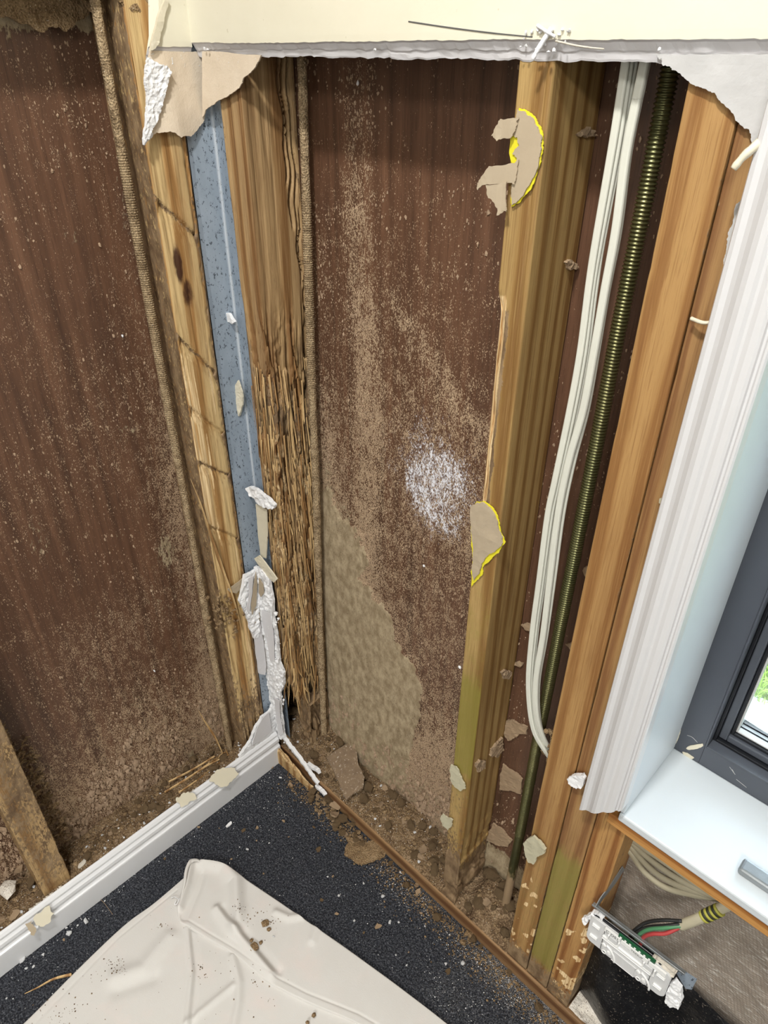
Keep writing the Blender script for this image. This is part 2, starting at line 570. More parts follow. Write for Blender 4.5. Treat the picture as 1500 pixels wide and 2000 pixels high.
P = {}
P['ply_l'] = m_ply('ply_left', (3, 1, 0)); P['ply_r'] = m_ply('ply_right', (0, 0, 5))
P['stud_l'] = m_wood('wood_amber_knot', srgb(206, 178, 128), srgb(178, 138, 84), srgb(138, 96, 52), 300, .7, 1.6, (1, 2, 3), stain=srgb(58, 28, 16), stainf=.95)
P['stud_rot'] = m_wood('wood_rotten', srgb(176, 146, 104), srgb(150, 112, 68), srgb(104, 70, 40), 260, .4, 1.5, (4, 2, 3), stain=srgb(70, 50, 34), bumpk=.6)
P['stud_a'] = m_wood('wood_honey', srgb(176, 146, 94), srgb(150, 115, 64), srgb(112, 78, 40), 330, 1.0, 1.4, (7, 3, 1), stain=srgb(132, 124, 52))
P['stud_j'] = m_wood('wood_jamb', srgb(172, 134, 84), srgb(152, 110, 62), srgb(122, 82, 44), 240, .25, 1.8, (9, 5, 2), stain=srgb(120, 112, 62))
P['stud_j2'] = m_wood('wood_jamb_b', srgb(164, 128, 82), srgb(142, 100, 60), srgb(110, 74, 44), 250, .3, 1.6, (11, 6, 2), stain=srgb(132, 126, 60))
P['stud_j3'] = m_wood('wood_jamb_c', srgb(182, 140, 86), srgb(152, 102, 54), srgb(112, 68, 32), 260, .25, 2.4, (13, 7, 4), stain=srgb(126, 112, 76))
P['stud_far'] = m_wood('wood_far', srgb(180, 150, 106), srgb(148, 114, 72), srgb(112, 80, 48), 260, .5, 1.2, (2, 9, 4), stain=srgb(84, 58, 34))
P['plate'] = m_wood('wood_plate', srgb(150, 118, 82), srgb(118, 84, 54), srgb(88, 56, 34), 150, .5, 1.2, (2, 4, 8), horiz=True)
P['apron'] = m_wood('wood_apron', srgb(188, 138, 78), srgb(160, 104, 48), srgb(126, 74, 30), 260, .6, 1.4, (5, 4, 8), horiz=True)
P['splinter'] = m_wood('wood_splinter', srgb(206, 174, 124), srgb(170, 130, 82), srgb(120, 84, 48), 300, .6, 1.4, (1, 1, 1))
P['dirt'] = m_dirt('termite_dirt', srgb(72, 54, 38), srgb(122, 100, 76), srgb(158, 136, 108))
P['clay'] = m_dirt('mud_flake', srgb(112, 90, 66), srgb(142, 118, 88), srgb(164, 140, 108), 1.4)
P['tan'] = m_plain('tan_flake', srgb(160, 136, 108), .9, 300, .5, .001, var=.12)
P['fleck'] = m_plain('mud_fleck', srgb(176, 150, 124), .9, 0, var=.25, vscale=300)
P['gyp'] = m_plaster('gypsum'); P['gyp_dirty'] = m_plaster('gypsum_dirty', srgb(214, 206, 192))
P['trim'] = m_plain('white_gloss_paint', srgb(208, 207, 208), .28, 26, .06, .001, var=.01)
P['skirt'] = m_plain('white_satin_paint', srgb(222, 222, 224), .35, 60, .1, .0006, var=.02)
P['grey_paper'] = m_plain('grey_paper', srgb(214, 212, 214), .75, 500, .2, .0003, var=.03)


def cream():
    t = NT('cream_wall_paint')
    n = t.noise(t.vec((9, 9, 14)), 1, 5, .65); f = t.noise(t.vec(), 420, 2)
    c = t.mix(n, srgb(216, 210, 188), srgb(230, 225, 206))
    c = t.mix(t.math('MULTIPLY', t.sst(t.noise(t.vec(off=(2, 0, 0)), 120, 2, .5), .70, .78), .5), c, srgb(170, 158, 126))
    return t.done(c, .55, t.bump(f, .12, .0006), spec=.3)
P['cream'] = cream()


def brownpaper():
    t = NT('brown_face_paper')
    n = t.noise(t.vec(), 26, 4, .6); s = t.noise(t.vec(off=(3, 1, 1)), 230, 3, .6); at = t.attr()
    c = t.mix(n, srgb(204, 186, 162), srgb(226, 212, 192))
    wf = t.sst(t.math('ADD', at[2], t.math('MULTIPLY', t.math('SUBTRACT', s, .5), 1.5)), .52, .66)
    c = t.mix(wf, c, (.86, .87, .9))
    return t.done(c, .85, t.bump(t.math('ADD', t.noise(t.vec(), 500, 3), t.math('MULTIPLY', wf, 2.)), .35, .001), spec=.2)
P['paper'] = brownpaper()
P['paper_tan'] = m_plain('tan_glued_paper', srgb(176, 160, 136), .9, 160, .35, .001, var=.06)
P['paper_grey'] = m_plain('putty_paper', srgb(188, 182, 156), .85, 90, .5, .0015, var=.06)
P['yellow'] = m_plain('yellow_adhesive', srgb(228, 216, 44), .6, 200, .3, .0006, var=.1)
P['ivory'] = m_plain('ivory_paint_chip', srgb(216, 208, 186), .5, 200, .2, .0006, var=.05)


def zinc():
    t = NT('galvanised_zinc')
    n = t.noise(t.vec((40, 40, 14)), 1, 5, .7); v = t.noise(t.vec((210, 210, 120)), 1, 4, .8)
    c = t.mix(n, srgb(124, 138, 152), srgb(178, 190, 204))
    at = t.attr()
    sp = t.sst(v, .57, .61)
    c = t.mix(t.math('MULTIPLY', sp, .85), c, srgb(52, 60, 66))
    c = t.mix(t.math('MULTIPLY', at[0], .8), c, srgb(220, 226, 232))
    ro = t.math('ADD', .38, t.math('MULTIPLY', sp, .4))
    return t.done(c, ro, t.bump(n, .2, .001), metal=.35, spec=.5)
P['zinc'] = zinc()
P['steel'] = m_plain('bracket_steel', srgb(150, 154, 156), .35, 120, .3, .0006, metal=.6, var=.15)


def rodmat():
    t = NT('yellow_passivated_steel')
    at = t.attr(); n = t.noise(t.vec((120, 120, 60)), 1, 4, .6)
    g = t.mix(t.noise(t.vec((10, 10, 8)), 1, 2), srgb(64, 74, 44), srgb(126, 118, 80))
    mf = t.sst(t.math('ADD', at[0], t.math('MULTIPLY', t.math('SUBTRACT', n, .5), 1.2)), .35, .65)
    c = t.mix(mf, g, MUD)
    me = t.math('SUBTRACT', .75, t.math('MULTIPLY', mf, .75), clamp=True)
    ro = t.math('ADD', .32, t.math('MULTIPLY', mf, .6))
    return t.done(c, ro, t.bump(n, .4, .0008), metal=me)
P['rod'] = rodmat()
P['mudrod'] = m_dirt('mud_coated_rod', srgb(116, 96, 72), srgb(160, 138, 108), srgb(190, 168, 134), 1.5)
P['cable'] = m_plain('white_cable_sheath', srgb(212, 212, 200), .42, 60, .05, .0004, var=.04)
P['cable_dirty'] = m_plain('grimy_cable_sheath', srgb(178, 170, 146), .5, 90, .15, .0004, var=.12)
P['black'] = m_plain('black_insulation', srgb(34, 34, 34), .4, var=.1)
P['green'] = m_plain('green_insulation', srgb(76, 132, 92), .45, var=.1)
P['red'] = m_plain('red_insulation', srgb(176, 62, 62), .45, var=.1)
P['pcb'] = m_plain('green_connector', srgb(22, 88, 52), .35, 200, .3, .0008, var=.2)
P['plug'] = m_plain('grey_white_plastic', srgb(212, 212, 212), .4, 200, .05, .0003, var=.02)
P['ink'] = m_plain('grey_ink', srgb(96, 96, 96), .6, var=.02)
P['label'] = m_plain('white_label', srgb(236, 236, 234), .5, var=.02)
P['tape_y'] = m_plain('yellow_tape', srgb(176, 172, 74), .45, var=.08)
P['tape_b'] = m_plain('black_tape', srgb(52, 54, 36), .45, var=.08)
P['char'] = m_plain('charcoal_powder_coat', srgb(74, 78, 86), .42, 700, .06, .0003, var=.04)
P['rubber_and_gap'] = m_plain('black_rubber_and_gap', srgb(14, 16, 22), .45, var=.05)
P['seal'] = m_plain('pale_weather_seal', srgb(186, 186, 184), .5, var=.1)
P['sill'] = m_plain('white_sill_paint', srgb(204, 210, 214), .38, 160, .1, .0005, var=.03, vscale=12)
P['wallw'] = m_plain('room_white', srgb(222, 220, 216), .8, var=.02)


def glassm():
    t = NT('window_glass')
    tr = t.n.new('ShaderNodeBsdfTransparent'); gl = t.n.new('ShaderNodeBsdfGlossy'); gl.inputs['Roughness'].default_value = .01
    fr = t.n.new('ShaderNodeFresnel'); fr.inputs['IOR'].default_value = 1.45
    mx = t.n.new('ShaderNodeMixShader'); t.l(fr.outputs[0], mx.inputs[0]); t.l(tr.outputs[0], mx.inputs[1]); t.l(gl.outputs[0], mx.inputs[2])
    t.l(mx.outputs[0], t.n['Material Output'].inputs['Surface']); return t.m
P['glass'] = glassm()


def carpet():
    t = NT('charcoal_carpet')
    a = t.noise(t.vec(), 330, 3, .7); b = t.noise(t.vec(off=(2, 2, 2)), 30, 4, .6); at = t.attr()
    c = t.ramp(a, [(.34, srgb(28, 29, 33)), (.50, srgb(60, 62, 68)), (.68, srgb(112, 114, 120))])
    c = t.mix(t.math('MULTIPLY', b, .35), c, srgb(38, 40, 48))
    du = t.noise(t.vec(off=(8, 8, 8)), 900, 3, .7)
    df = t.sst(t.math('ADD', t.math('MULTIPLY', at[0], .5), t.math('SUBTRACT', du, .5)), .23, .32)
    c = t.mix(df, c, srgb(205, 200, 194))
    return t.done(c, .95, t.bump(a, 1., .003), spec=.12)
P['carpet'] = carpet()


def clothm():
    t = NT('calico_drop_cloth')
    n = t.noise(t.vec((5, 5, 5)), 1, 4, .6); f = t.noise(t.vec((900, 300, 300), rot=(0, 0, .8)), 1, 2); g = t.noise(t.vec((300, 900, 300), rot=(0, 0, .8)), 1, 2)
    st = t.noise(t.vec((14, 14, 14), (3, 3, 3)), 1, 4, .6)
    c = t.mix(n, srgb(202, 199, 194), srgb(215, 212, 208))
    c = t.mix(t.math('MULTIPLY', t.sst(st, .5, .8), .45), c, srgb(222, 206, 200))
    sp = t.sst(t.noise(t.vec(off=(1, 5, 3)), 150, 2, .5), .765, .79)
    c = t.mix(t.math('MULTIPLY', sp, .8), c, srgb(96, 66, 50))
    return t.done(c, .85, t.bump(t.math('ADD', f, g), .25, .0005), spec=.15)
P['cloth'] = clothm()


def foilm():
    t = NT('foil_insulation')
    a = t.noise(t.vec((60, 60, 260), rot=(0, .55, 0)), 1, 5, .75, .6); b = t.noise(t.vec(), 18, 4, .6)
    c = t.mix(b, srgb(142, 126, 112), srgb(196, 184, 170))
    streak = t.sst(a, .52, .64)
    c = t.mix(t.math('MULTIPLY', streak, .75), c, srgb(232, 228, 220))
    # reinforcing scrim
    sp = t.n.new('ShaderNodeSeparateXYZ'); t.l(t.vec(rot=(0, .35, 0)), sp.inputs[0])
    g1 = t.sst(t.math('ABSOLUTE', t.math('SINE', t.math('MULTIPLY', sp.outputs[0], 700))), .93, 1.)
    g2 = t.sst(t.math('ABSOLUTE', t.math('SINE', t.math('MULTIPLY', sp.outputs[2], 700))), .93, 1.)
    g = t.math('MAXIMUM', g1, g2)
    c = t.mix(t.math('MULTIPLY', g, .35), c, srgb(90, 78, 68))
    h = t.math('SUBTRACT', t.math('MULTIPLY', a, 2.), t.math('MULTIPLY', g, .25))
    return t.done(c, .45, t.bump(h, .6, .003), metal=.2)
P['foil'] = foilm()


def membr():
    t = NT('black_membrane')
    n = t.noise(t.vec((40, 40, 40)), 1, 4, .6)
    c = t.mix(t.sst(t.noise(t.vec(off=(3, 3, 3)), 300, 3, .6), .62, .7), srgb(18, 18, 20), srgb(120, 112, 102))
    return t.done(c, .32, t.bump(n, .6, .004))
P['membrane'] = membr()
P['concrete'] = m_plain('pale_concrete_path', srgb(214, 220, 218), .9, 60, .4, .002, var=.06, vscale=60)
P['soil'] = m_plain('lawn_soil', srgb(96, 116, 52), .95, 60, .5, .01, var=.3)
P['grass1'] = m_plain('grass_blades', srgb(142, 170, 66), .6, var=.35, vscale=14)


def pip(px, py, poly):
    px = np.asarray(px); py = np.asarray(py); c = np.zeros(px.shape, bool); n = len(poly)
    for i in range(n):
        x1, y1 = poly[i]; x2, y2 = poly[(i + 1) % n]
        if y1 == y2: continue
        k = ((y1 > py) != (y2 > py)) & (px < (x2 - x1) * (py - y1) / (y2 - y1) + x1)
        c ^= k
    return c.astype(float)


# ------------------------------------------------------------------ setting
def plane_grid(name, axis, val, u0, u1, v0, v1, nu, nv, hfun=None, mask=None, flip=False):
    u = np.linspace(u0, u1, nu); v = np.linspace(v0, v1, nv)
    Ug, Vg = np.meshgrid(u, v, indexing='ij')
    h = hfun(Ug, Vg) if hfun else np.zeros_like(Ug)
    if axis == 0: V = np.stack([val + h, Ug, Vg], -1)
    elif axis == 1: V = np.stack([Ug, val - h, Vg], -1)
    else: V = np.stack([Ug, Vg, val + h], -1)
    m = np.stack(np.broadcast_arrays(*mask(Ug, Vg)), -1).reshape(nu * nv, -1) if mask else None
    F = grid_faces(nu, nv)
    if flip: F = F[:, ::-1]
    return mesh_np(name, V.reshape(-1, 3), F, m)


# left wall sheathing (x = -0.1)
def maskL(y, z):
    n = fbm(y * 9, z * 6, 1, 4); n2 = fbm(y * 25, z * 16, 7, 3)
    R = .34 + .38 * ss(.50, .12, z) + .5 * (n - .5) + .10 * ss(1.25, .9, z)
    rod = np.abs(y + .082)
    R = R + .35 * ss(.07, .0, rod) * ss(1.3, .6, z)
    G = 0.40 * ss(.62, .74, n2 + .12 * ss(.25, .08, z)) + .22 * ss(.10, .06, z)
    G = G + .75 * ss(1.405, 1.44, z + .05 * (n2 - .5))
    G = np.maximum(G, .55 * ss(.04, .01, np.hypot(y + .125, (z - .62) * .45) + .02 * (n2 - .5)))
    return R, G, 0 * R


wl = plane_grid('wall_left', 0, -.1, -.95, .1, 0, 2.4, 300, 640, lambda y, z: .0012 * fbm(y * 30, z * 30), maskL, False)
WL = link('wall_left', wl, P['ply_l'], kind='structure')

patch = pxpoly([(638, 955), (660, 1010), (705, 1050), (722, 1105), (700, 1125), (735, 1175), (765, 1215), (790, 1270), (826, 1330), (822, 1400), (800, 1470), (790, 1540), (640, 1500), (600, 1300), (610, 1000)], 1, .1)
patch2 = pxpoly([(612, 900), (640, 900), (655, 975), (700, 1010), (640, 1060), (600, 1060)], 1, .1)
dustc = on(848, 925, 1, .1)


def maskR(x, z):
    n = fbm(x * 9, z * 6, 3, 4); n2 = fbm(x * 28, z * 20, 5, 4); n3 = fbm(x * 90, z * 60, 2, 3)
    left = x < .49
    R = np.where(left, .40 + .3 * ss(1.2, .8, z) + .45 * ss(.5, .1, z), .16 + .25 * ss(.3, .1, z)) + .4 * (n - .5)
    col = ss(.045, .01, np.abs(x - .205 - .01 * np.sin(z * 9))) * ss(.45, .6, z)
    R = R + .32 * col * (.5 + n2) + .30 * ss(.16, .10, x) * ss(1.15, .6, z)
    R = R - .3 * ss(1.15, 1.38, z)
    band = ss(.05, .0, np.abs(z - 1.04 - .10 * np.sin(x * 9)))
    R = R + .22 * band * ss(.2, .3, x) * (x < .5)
    jx = x + .02 * (n2 - .5) + .012 * (n3 - .5); jz = z + .05 * (n2 - .5) + .02 * (n3 - .5)
    G = np.maximum(pip(jx, jz, patch), .45 * pip(jx, jz, patch2))
    G = np.maximum(G, (.50 + .3 * (n2 - .5)) * ss(.30, .10, z) * (x < .49))
    G = np.maximum(G, .35 * ss(.13, .09, x) * (z > .3))
    G = np.maximum(G, .9 * ss(.17, .12, z + .03 * (n2 - .5)) * (x > .5))
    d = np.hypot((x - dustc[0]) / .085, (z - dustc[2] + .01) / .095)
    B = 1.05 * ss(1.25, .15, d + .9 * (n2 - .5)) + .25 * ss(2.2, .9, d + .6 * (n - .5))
    return R, G, B


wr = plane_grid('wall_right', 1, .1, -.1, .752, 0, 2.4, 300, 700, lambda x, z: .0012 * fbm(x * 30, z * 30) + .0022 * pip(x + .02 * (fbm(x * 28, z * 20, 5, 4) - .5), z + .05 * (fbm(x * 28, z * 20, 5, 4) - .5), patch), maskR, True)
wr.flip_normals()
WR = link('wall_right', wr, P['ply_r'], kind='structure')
for nm in ('wall_left', 'wall_right'):
    pass

# carpet floor
def cm(x, y):
    n = fbm(x * 14, y * 14, 3, 4)
    e1 = ss(.075, .0, -y) * ss(.28, .42, x); e2 = ss(.12, .0, np.hypot(x - .62, y + .10)); e3 = ss(.055, .0, x) * .35 + ss(.06, .0, np.hypot(x - .0, y + .30)) * .5
    R = .02 + .26 * e1 + .16 * e2 + .3 * e3 + .22 * (n - .5) + .12 * ss(.12, .0, np.hypot(x - .09, y + .06)) + .10 * ss(.35, .75, x)
    return R, 0 * R, 0 * R


fl = plane_grid('floor', 2, 0, 0.0, 3.2, -3.0, .012, 2, 2)
FL = link('floor', fl, P['carpet'], kind='structure')
FL.location.z = -.0045
nu, nv = 560, 460
u = np.linspace(-.006, .92, nu); v = np.linspace(-.76, .010, nv)
Ug, Vg = np.meshgrid(u, v, indexing='ij')
hh = .0024 * (rng.random(Ug.shape) - .5) + .0016 * fbm(Ug * 160, Vg * 160, 0, 2) - .0012
fm = mesh_np('carpet_pile', np.stack([Ug, Vg, hh], -1).reshape(-1, 3), grid_faces(nu, nv), np.stack(cm(Ug, Vg), -1).reshape(-1, 3), smooth=False)
cp = link('carpet_pile', fm, P['carpet'], FL, kind='stuff')
cp.location.z = .0045

# the rest of the room (ceiling, far walls), only their outlines matter
def slab(name, x0, x1, y0, y1, z0, z1, mat, kind='structure', parent=None, bevel=0):
    me = box_me(name, x0, x1, y0, y1, z0, z1, bevel)
    if parent is not None: return child(name, me, mat, parent)
    return link(name, me, mat, kind=kind)


slab('ceiling', -.12, 3.3, -3.1, .13, 2.4, 2.45, P['wallw'])
slab('wall_front', -.12, 3.3, -3.1, -3.0, -.05, 2.4, P['wallw'])
slab('wall_far_side', 3.2, 3.3, -3.0, .13, -.05, 2.4, P['wallw'])
slab('wall_left_lining', -.12, 0, -3.0, -.955, -.05, 2.4, P['wallw'])
slab('wall_right_lining', 2.0, 3.2, 0, .13, -.05, 2.4, P['cream'])
slab('wall_under_window', .80, 2.0, .1, .138, -.05, .56, P['wallw'])
slab('wall_over_window', .80, 2.0, .012, .13, 2.0, 2.4, P['wallw'])
slab('wall_left_cladding', -.13, -.102, -1.0, .13, -.05, 2.4, P['wallw'])
slab('wall_right_cladding', -.1, .754, .102, .13, -.05, 2.4, P['wallw'])
slab('subfloor', -.1, .92, -.0, .1, -.04, -.004, P['dirt'])
slab('subfloor_left', -.1, -.0, -.95, -.0, -.04, -.004, P['dirt'])

# ------------------------------------------------------------------ bottom plates and the dirt lying on them
pl = box_me('bottom_plate', -.002, 1.4, .006, .098, -.003, .038, .0025)
top('bottom_plate', pl, P['plate'], 'worn brown timber bottom plate at the edge of the black carpet, under the window-side studs', 'timber')
pl2 = box_me('bottom_plate', -.098, -.014, -.95, .004, -.003, .045, .0025)
top('bottom_plate', pl2, P['plate'], 'dirt-covered timber bottom plate behind the white skirting board', 'timber')


def hL(x, y):   # dirt in the left cavity
    return .058 + .026 * ss(-.09, -.02, x) + .018 * fbm(x * 40, y * 40, 1, 4) + .006 * fbm(x * 200, y * 200, 2, 3) - .006 + .02 * ss(-.08, .0, y) - .004 * ss(-.35, -.6, y)


def hR(x, y):   # dirt in the right cavity
    b = .046 + .004 * ss(.02, .09, y) + .014 * fbm(x * 40, y * 40, 4, 4) * ss(.008, .03, y) + .006 * fbm(x * 200, y * 200, 2, 3) * ss(.006, .02, y)
    b = b + .034 * ss(.20, .02, x) * ss(.008, .05, y) + .014 * ss(.0, .04, np.sin(x * 23) * .03) * ss(.02, .08, y) * (x < .48)
    b = b + .022 * ss(.535, .56, x) * ss(.645, .62, x) * ss(.008, .05, y)
    return b - .0085


d1 = plane_grid('dirt_bed', 2, 0, -.0985, -.002, -.86, .02, 60, 420, lambda x, y: hL(x, y))
link('dirt_bed', d1, P['dirt'], None, None, 'crumbly brown termite dirt filling the gap behind the white skirting board', 'dirt', kind='stuff')
d2 = plane_grid('dirt_bed', 2, 0, -.0985, .655, .009, .0985, 460, 60, lambda x, y: hR(x, y))
link('dirt_bed', d2, P['dirt'], None, None, 'crumbly brown termite dirt lying on the bottom plate along the right wall', 'dirt', kind='stuff')

# ------------------------------------------------------------------ skirting
prof = [(0, 0), (.014, 0), (.014, .052), (.0135, .055), (.0105, .0565), (.0085, .060), (.0085, .063), (.0108, .0655), (.0122, .070), (.0115, .077), (.0088, .0795), (.0072, .082), (.0078, .085), (.0078, .088), (.0045, .093), (.001, .0955), (0, .0955)]
ny = 120
Y = np.linspace(-.95, -.002, ny)
V = np.zeros((len(prof), ny, 3))
for i, (a, b) in enumerate(prof):
    V[i, :, 0] = a + (.0006 * (fbm(Y * 40, i * 3.3, 1, 3) - .5)); V[i, :, 1] = Y + (.0 if a < .005 else 0); V[i, :, 2] = b + .0008 * (fbm(Y * 60, b * 30, 2, 3) - .5)
    V[i, -1, 1] = -.002 - (.0)
sk = mesh_np('baseboard_left', V.reshape(-1, 3), grid_faces(len(prof), ny, True), smooth=False)
bm = bmesh.new(); bm.from_mesh(sk); bm.verts.ensure_lookup_table()
bm.faces.new([bm.verts[i * ny + ny - 1] for i in range(len(prof))])
bmesh.ops.recalc_face_normals(bm, faces=bm.faces); bm.to_mesh(sk); bm.free()
link('baseboard_left', sk, P['skirt'], kind='structure')

# ------------------------------------------------------------------ studs
def pits(X, Z, sx, sz, thr, seed):
    return ss(thr, thr + .12, fbm(X * sx, Z * sz, seed, 3))


# amber stud on the left wall
YL0, YL1 = -.0795, -.019
def dispL(f, x, y, z):
    d = np.zeros_like(z)
    front = (f == 1) | (f == -1)
    g = fbm(y * 160, z * 5, 3, 3)            # splits along the grain
    lowr = ss(.62, .25, z)
    d -= .0016 * ss(.55, .8, g) * front
    d -= (.0055 * ss(.42, .75, fbm(y * 190, z * 7, 9, 4))) * front * (.25 + .75 * lowr)
    # chisel-like broken steps running diagonally down
    for z0, s in ((1.235, -1.0), (1.045, -1.3), (.93, -1.2), (.83, -.9), (.70, -1.0)):
        zz = z - (z0 + s * (y - YL0))
        d -= .0035 * ss(-.03, 0, zz) * ss(.003, .0, zz) * front
        d -= .0028 * ss(.008, .0, np.abs(zz + .004 * (fbm(y * 300, z * 100, 2, 3) - .5))) * front
    # eaten right-hand edge
    e = ss(YL1 - .010, YL1, y + .006 * (fbm(z * 60, 1, 1, 3) - .5)) * front
    d -= .006 * e * fbm(y * 90, z * 90, 8, 4)
    d += .0015 * (fbm(y * 60, z * 30, 5, 3) - .5)
    return d


KN = on(349, 515, 0, -.01)


def maskSL(f, x, y, z):
    front = (f == 1) | (f == -1)
    n = fbm(y * 80, z * 60, 3, 4)
    R = np.where(front, .05 + .45 * ss(.40, .15, z) + .25 * ss(.8, .5, z) * n, .50 + .25 * n)
    e = ss(YL1 - .008, YL1 - .001, y)
    R = R + .55 * e * front * ss(1.32, 1.15, z)
    for z0, s in ((1.235, -1.0), (1.045, -1.3), (.83, -.9)):
        R = R + .5 * front * ss(.007, .002, np.abs(z - (z0 + s * (y - YL0)) + .008 * (n - .5)))
    kn = ss(1., .35, np.hypot((y - KN[1]) / .0095, (z - KN[2]) / .042) + .4 * (n - .5))
    kn = np.maximum(kn, .8 * ss(1., .4, np.hypot((y - KN[1] - .008) / .012, (z - KN[2] + .045) / .034) + .5 * (n - .5)))
    G = .75 * ss(.50, .65, fbm(y * 120, z * 4, 6, 3)) * front * (.35 + .65 * ss(1.1, .9, z))
    return R * 1., G, kn * front


st = post_me('stud', -.098, -.010, YL0, YL1, .045, 1.62, .0015, .0025, .002, dispL, maskSL)
SL = top('stud', st, P['stud_l'], 'amber split wall stud with a dark brown knot, left of the zinc corner strip', 'stud')

# rotten corner stud on the right wall
XR0, XR1 = .034, .082
def dispR(f, x, y, z):
    s = np.where((f == 1), .048 + (y - .01), x - XR0)     # unrolled front + side
    vis = (f == 0) | (f == 1) | (f == -1)
    low = ss(1.12, .92, z)
    g = fbm(s * 150, z * 6, 3, 4); g2 = fbm(s * 330, z * 11, 8, 4); brk = fbm(s * 60, z * 26, 2, 4)
    d = -.0012 * ss(.5, .8, g)
    gro = ss(.50, .66, g) * (.03 + .97 * low)
    gro2 = ss(.47, .62, g2) * low
    stp = ss(.48, .58, brk) * low
    d = d - .011 * gro - .006 * gro2 - .005 * stp - .006 * low * fbm(s * 30, z * 12, 6, 3)
    # long open cracks in the upper part
    for s0, za, zb, w_ in ((.118, 1.20, 1.45, .0035), (.126, 1.12, 1.42, .0022), (.111, 1.26, 1.5, .0025), (.131, .78, 1.2, .002), (.105, .9, 1.05, .002)):
        wob = .0022 * np.sin(z * 37 + s0 * 90) + .002 * np.sin(z * 91)
        d = d - .022 * ss(w_, w_ * .3, np.abs(s - s0 - wob)) * ss(za - .02, za + .02, z) * ss(zb + .02, zb - .02, z) * (f == 1)
    d = d * vis
    bot = ss(.42, .27, z)
    d = d - .012 * bot * fbm(s * 60, z * 20, 1, 3)
    dzz = np.where(z < .40, .12 * (fbm(s * 95, 0 * z, 5, 3) - .42) * ss(.42, .28, z), 0)
    return d, dzz


def maskSR(f, x, y, z):
    s = np.where((f == 1), .048 + (y - .01), x - XR0)
    n = fbm(s * 70, z * 40, 3, 4)
    low = ss(1.05, .8, z)
    R = .10 + .30 * low + .35 * (n - .5) + .55 * ss(.128, .136, s)
    R = R + .45 * ss(.06, .02, np.abs(z - .93 + .5 * (s - .05))) * n * 1.4
    R = R + .5 * ss(.006, .0, s) + .12 * ss(.55, .35, z)
    G = .62 * low * ss(.5, .7, fbm(s * 150, z * 6, 3, 4) * -1 + 1.15) * ss(.25, .6, n)
    B = .7 * ss(1., .3, np.hypot((s - .125) / .02, (z - 1.0) / .06) + .6 * (n - .5)) + .45 * ss(.6, .8, fbm(s * 40, z * 9, 9, 4))
    return R, G, B


st = post_me('stud', XR0, XR1, .010, .098, .27, 1.62, .0013, .0024, .002, dispR, maskSR)
SR = top('stud', st, P['stud_rot'], 'rotten termite-eaten corner stud with a frayed broken lower end', 'stud')
# frayed fibres hanging at its broken end
parts = []
for i in range(150):
    sside = random.random() < .65
    if sside: bx, by = XR1 - random.uniform(.0, .012), random.uniform(.012, .085)
    else: bx, by = random.uniform(XR0, XR1), .010 + random.uniform(.0, .008)
    z0 = random.uniform(.26, .44); L = random.uniform(.02, .09); wdt = random.uniform(.0006, .0022)
    dx, dy = random.uniform(-.004, .009), random.uniform(-.008, .006)
    a = random.uniform(0, 3.14)
    ca, sa = math.cos(a) * wdt, math.sin(a) * wdt
    Vv = np.array([[bx - ca, by - sa, z0], [bx + ca, by + sa, z0], [bx + dx * .6 + ca * .8, by + dy * .6 + sa * .8, z0 - L * .6], [bx + dx * .6 - ca * .8, by + dy * .6 - sa * .8, z0 - L * .6], [bx + dx * 1.4, by + dy * 1.4, z0 - L],
                   [bx + sa, by - ca, z0], [bx + dx * .6 + sa * .7, by + dy * .6 - ca * .7, z0 - L * .6]])
    parts.append((Vv, [[0, 1, 2, 3], [3, 2, 4], [1, 5, 6, 2], [5, 0, 3, 6], [2, 6, 4], [6, 3, 4]]))
for i in range(420):
    fr_ = random.random() < .5; z0 = .34 + .66 * random.random() ** .8; L = random.uniform(.015, .09); w_ = random.uniform(.0005, .0017)
    if fr_: bx, by, ax_, ay_ = random.uniform(XR0 + .002, XR1 - .002), .0125 + random.uniform(-.003, .004), 1, 0
    else: bx, by, ax_, ay_ = XR1 - .003 + random.uniform(-.004, .003), random.uniform(.012, .09), 0, 1
    lift = random.uniform(.0, .004); ln_ = random.uniform(-.003, .003); ox, oy = (0, -lift) if fr_ else (lift, 0)
    Vv = np.array([[bx - ax_ * w_, by - ay_ * w_, z0], [bx + ax_ * w_, by + ay_ * w_, z0], [bx + ax_ * (w_ + ln_) + ox, by + ay_ * (w_ + ln_) + oy, z0 - L], [bx + ax_ * ln_ + ox * .5, by + ay_ * ln_ + oy * .5, z0 - L * 1.12],
                   [bx + (0 if fr_ else w_), by - (w_ if fr_ else 0), z0 - .002]])
    parts.append((Vv, [[0, 1, 4], [0, 4, 3], [4, 1, 2], [4, 2, 3], [0, 3, 2, 1]]))
child('splinters', join_np('splinters', parts), P['splinter'], SR, kind='stuff', label='frayed pale wood fibres')
# the stump of its foot, standing on the plate
def dispF(f, x, y, z):
    s = x + y
    return -.016 * ss(.4, .7, fbm(s * 120, z * 18, 3, 4)) - .01 * fbm(s * 60, z * 60, 4, 3), .05 * (fbm(x * 90, y * 90, 2, 3) - .5) * ss(.12, .2, z)
st = post_me('stud_stump', .036, .084, .035, .097, .04, .215, .002, .003, .002, dispF, lambda f, x, y, z: (.55 + .3 * fbm(x * 60, z * 60, y * 60, 3), 0 * z, .6 * fbm(x * 20, z * 20, 4, 3)))
top('stud_stump', st, P['stud_rot'], 'decayed wood stump below the broken end of the corner stud', 'wood')

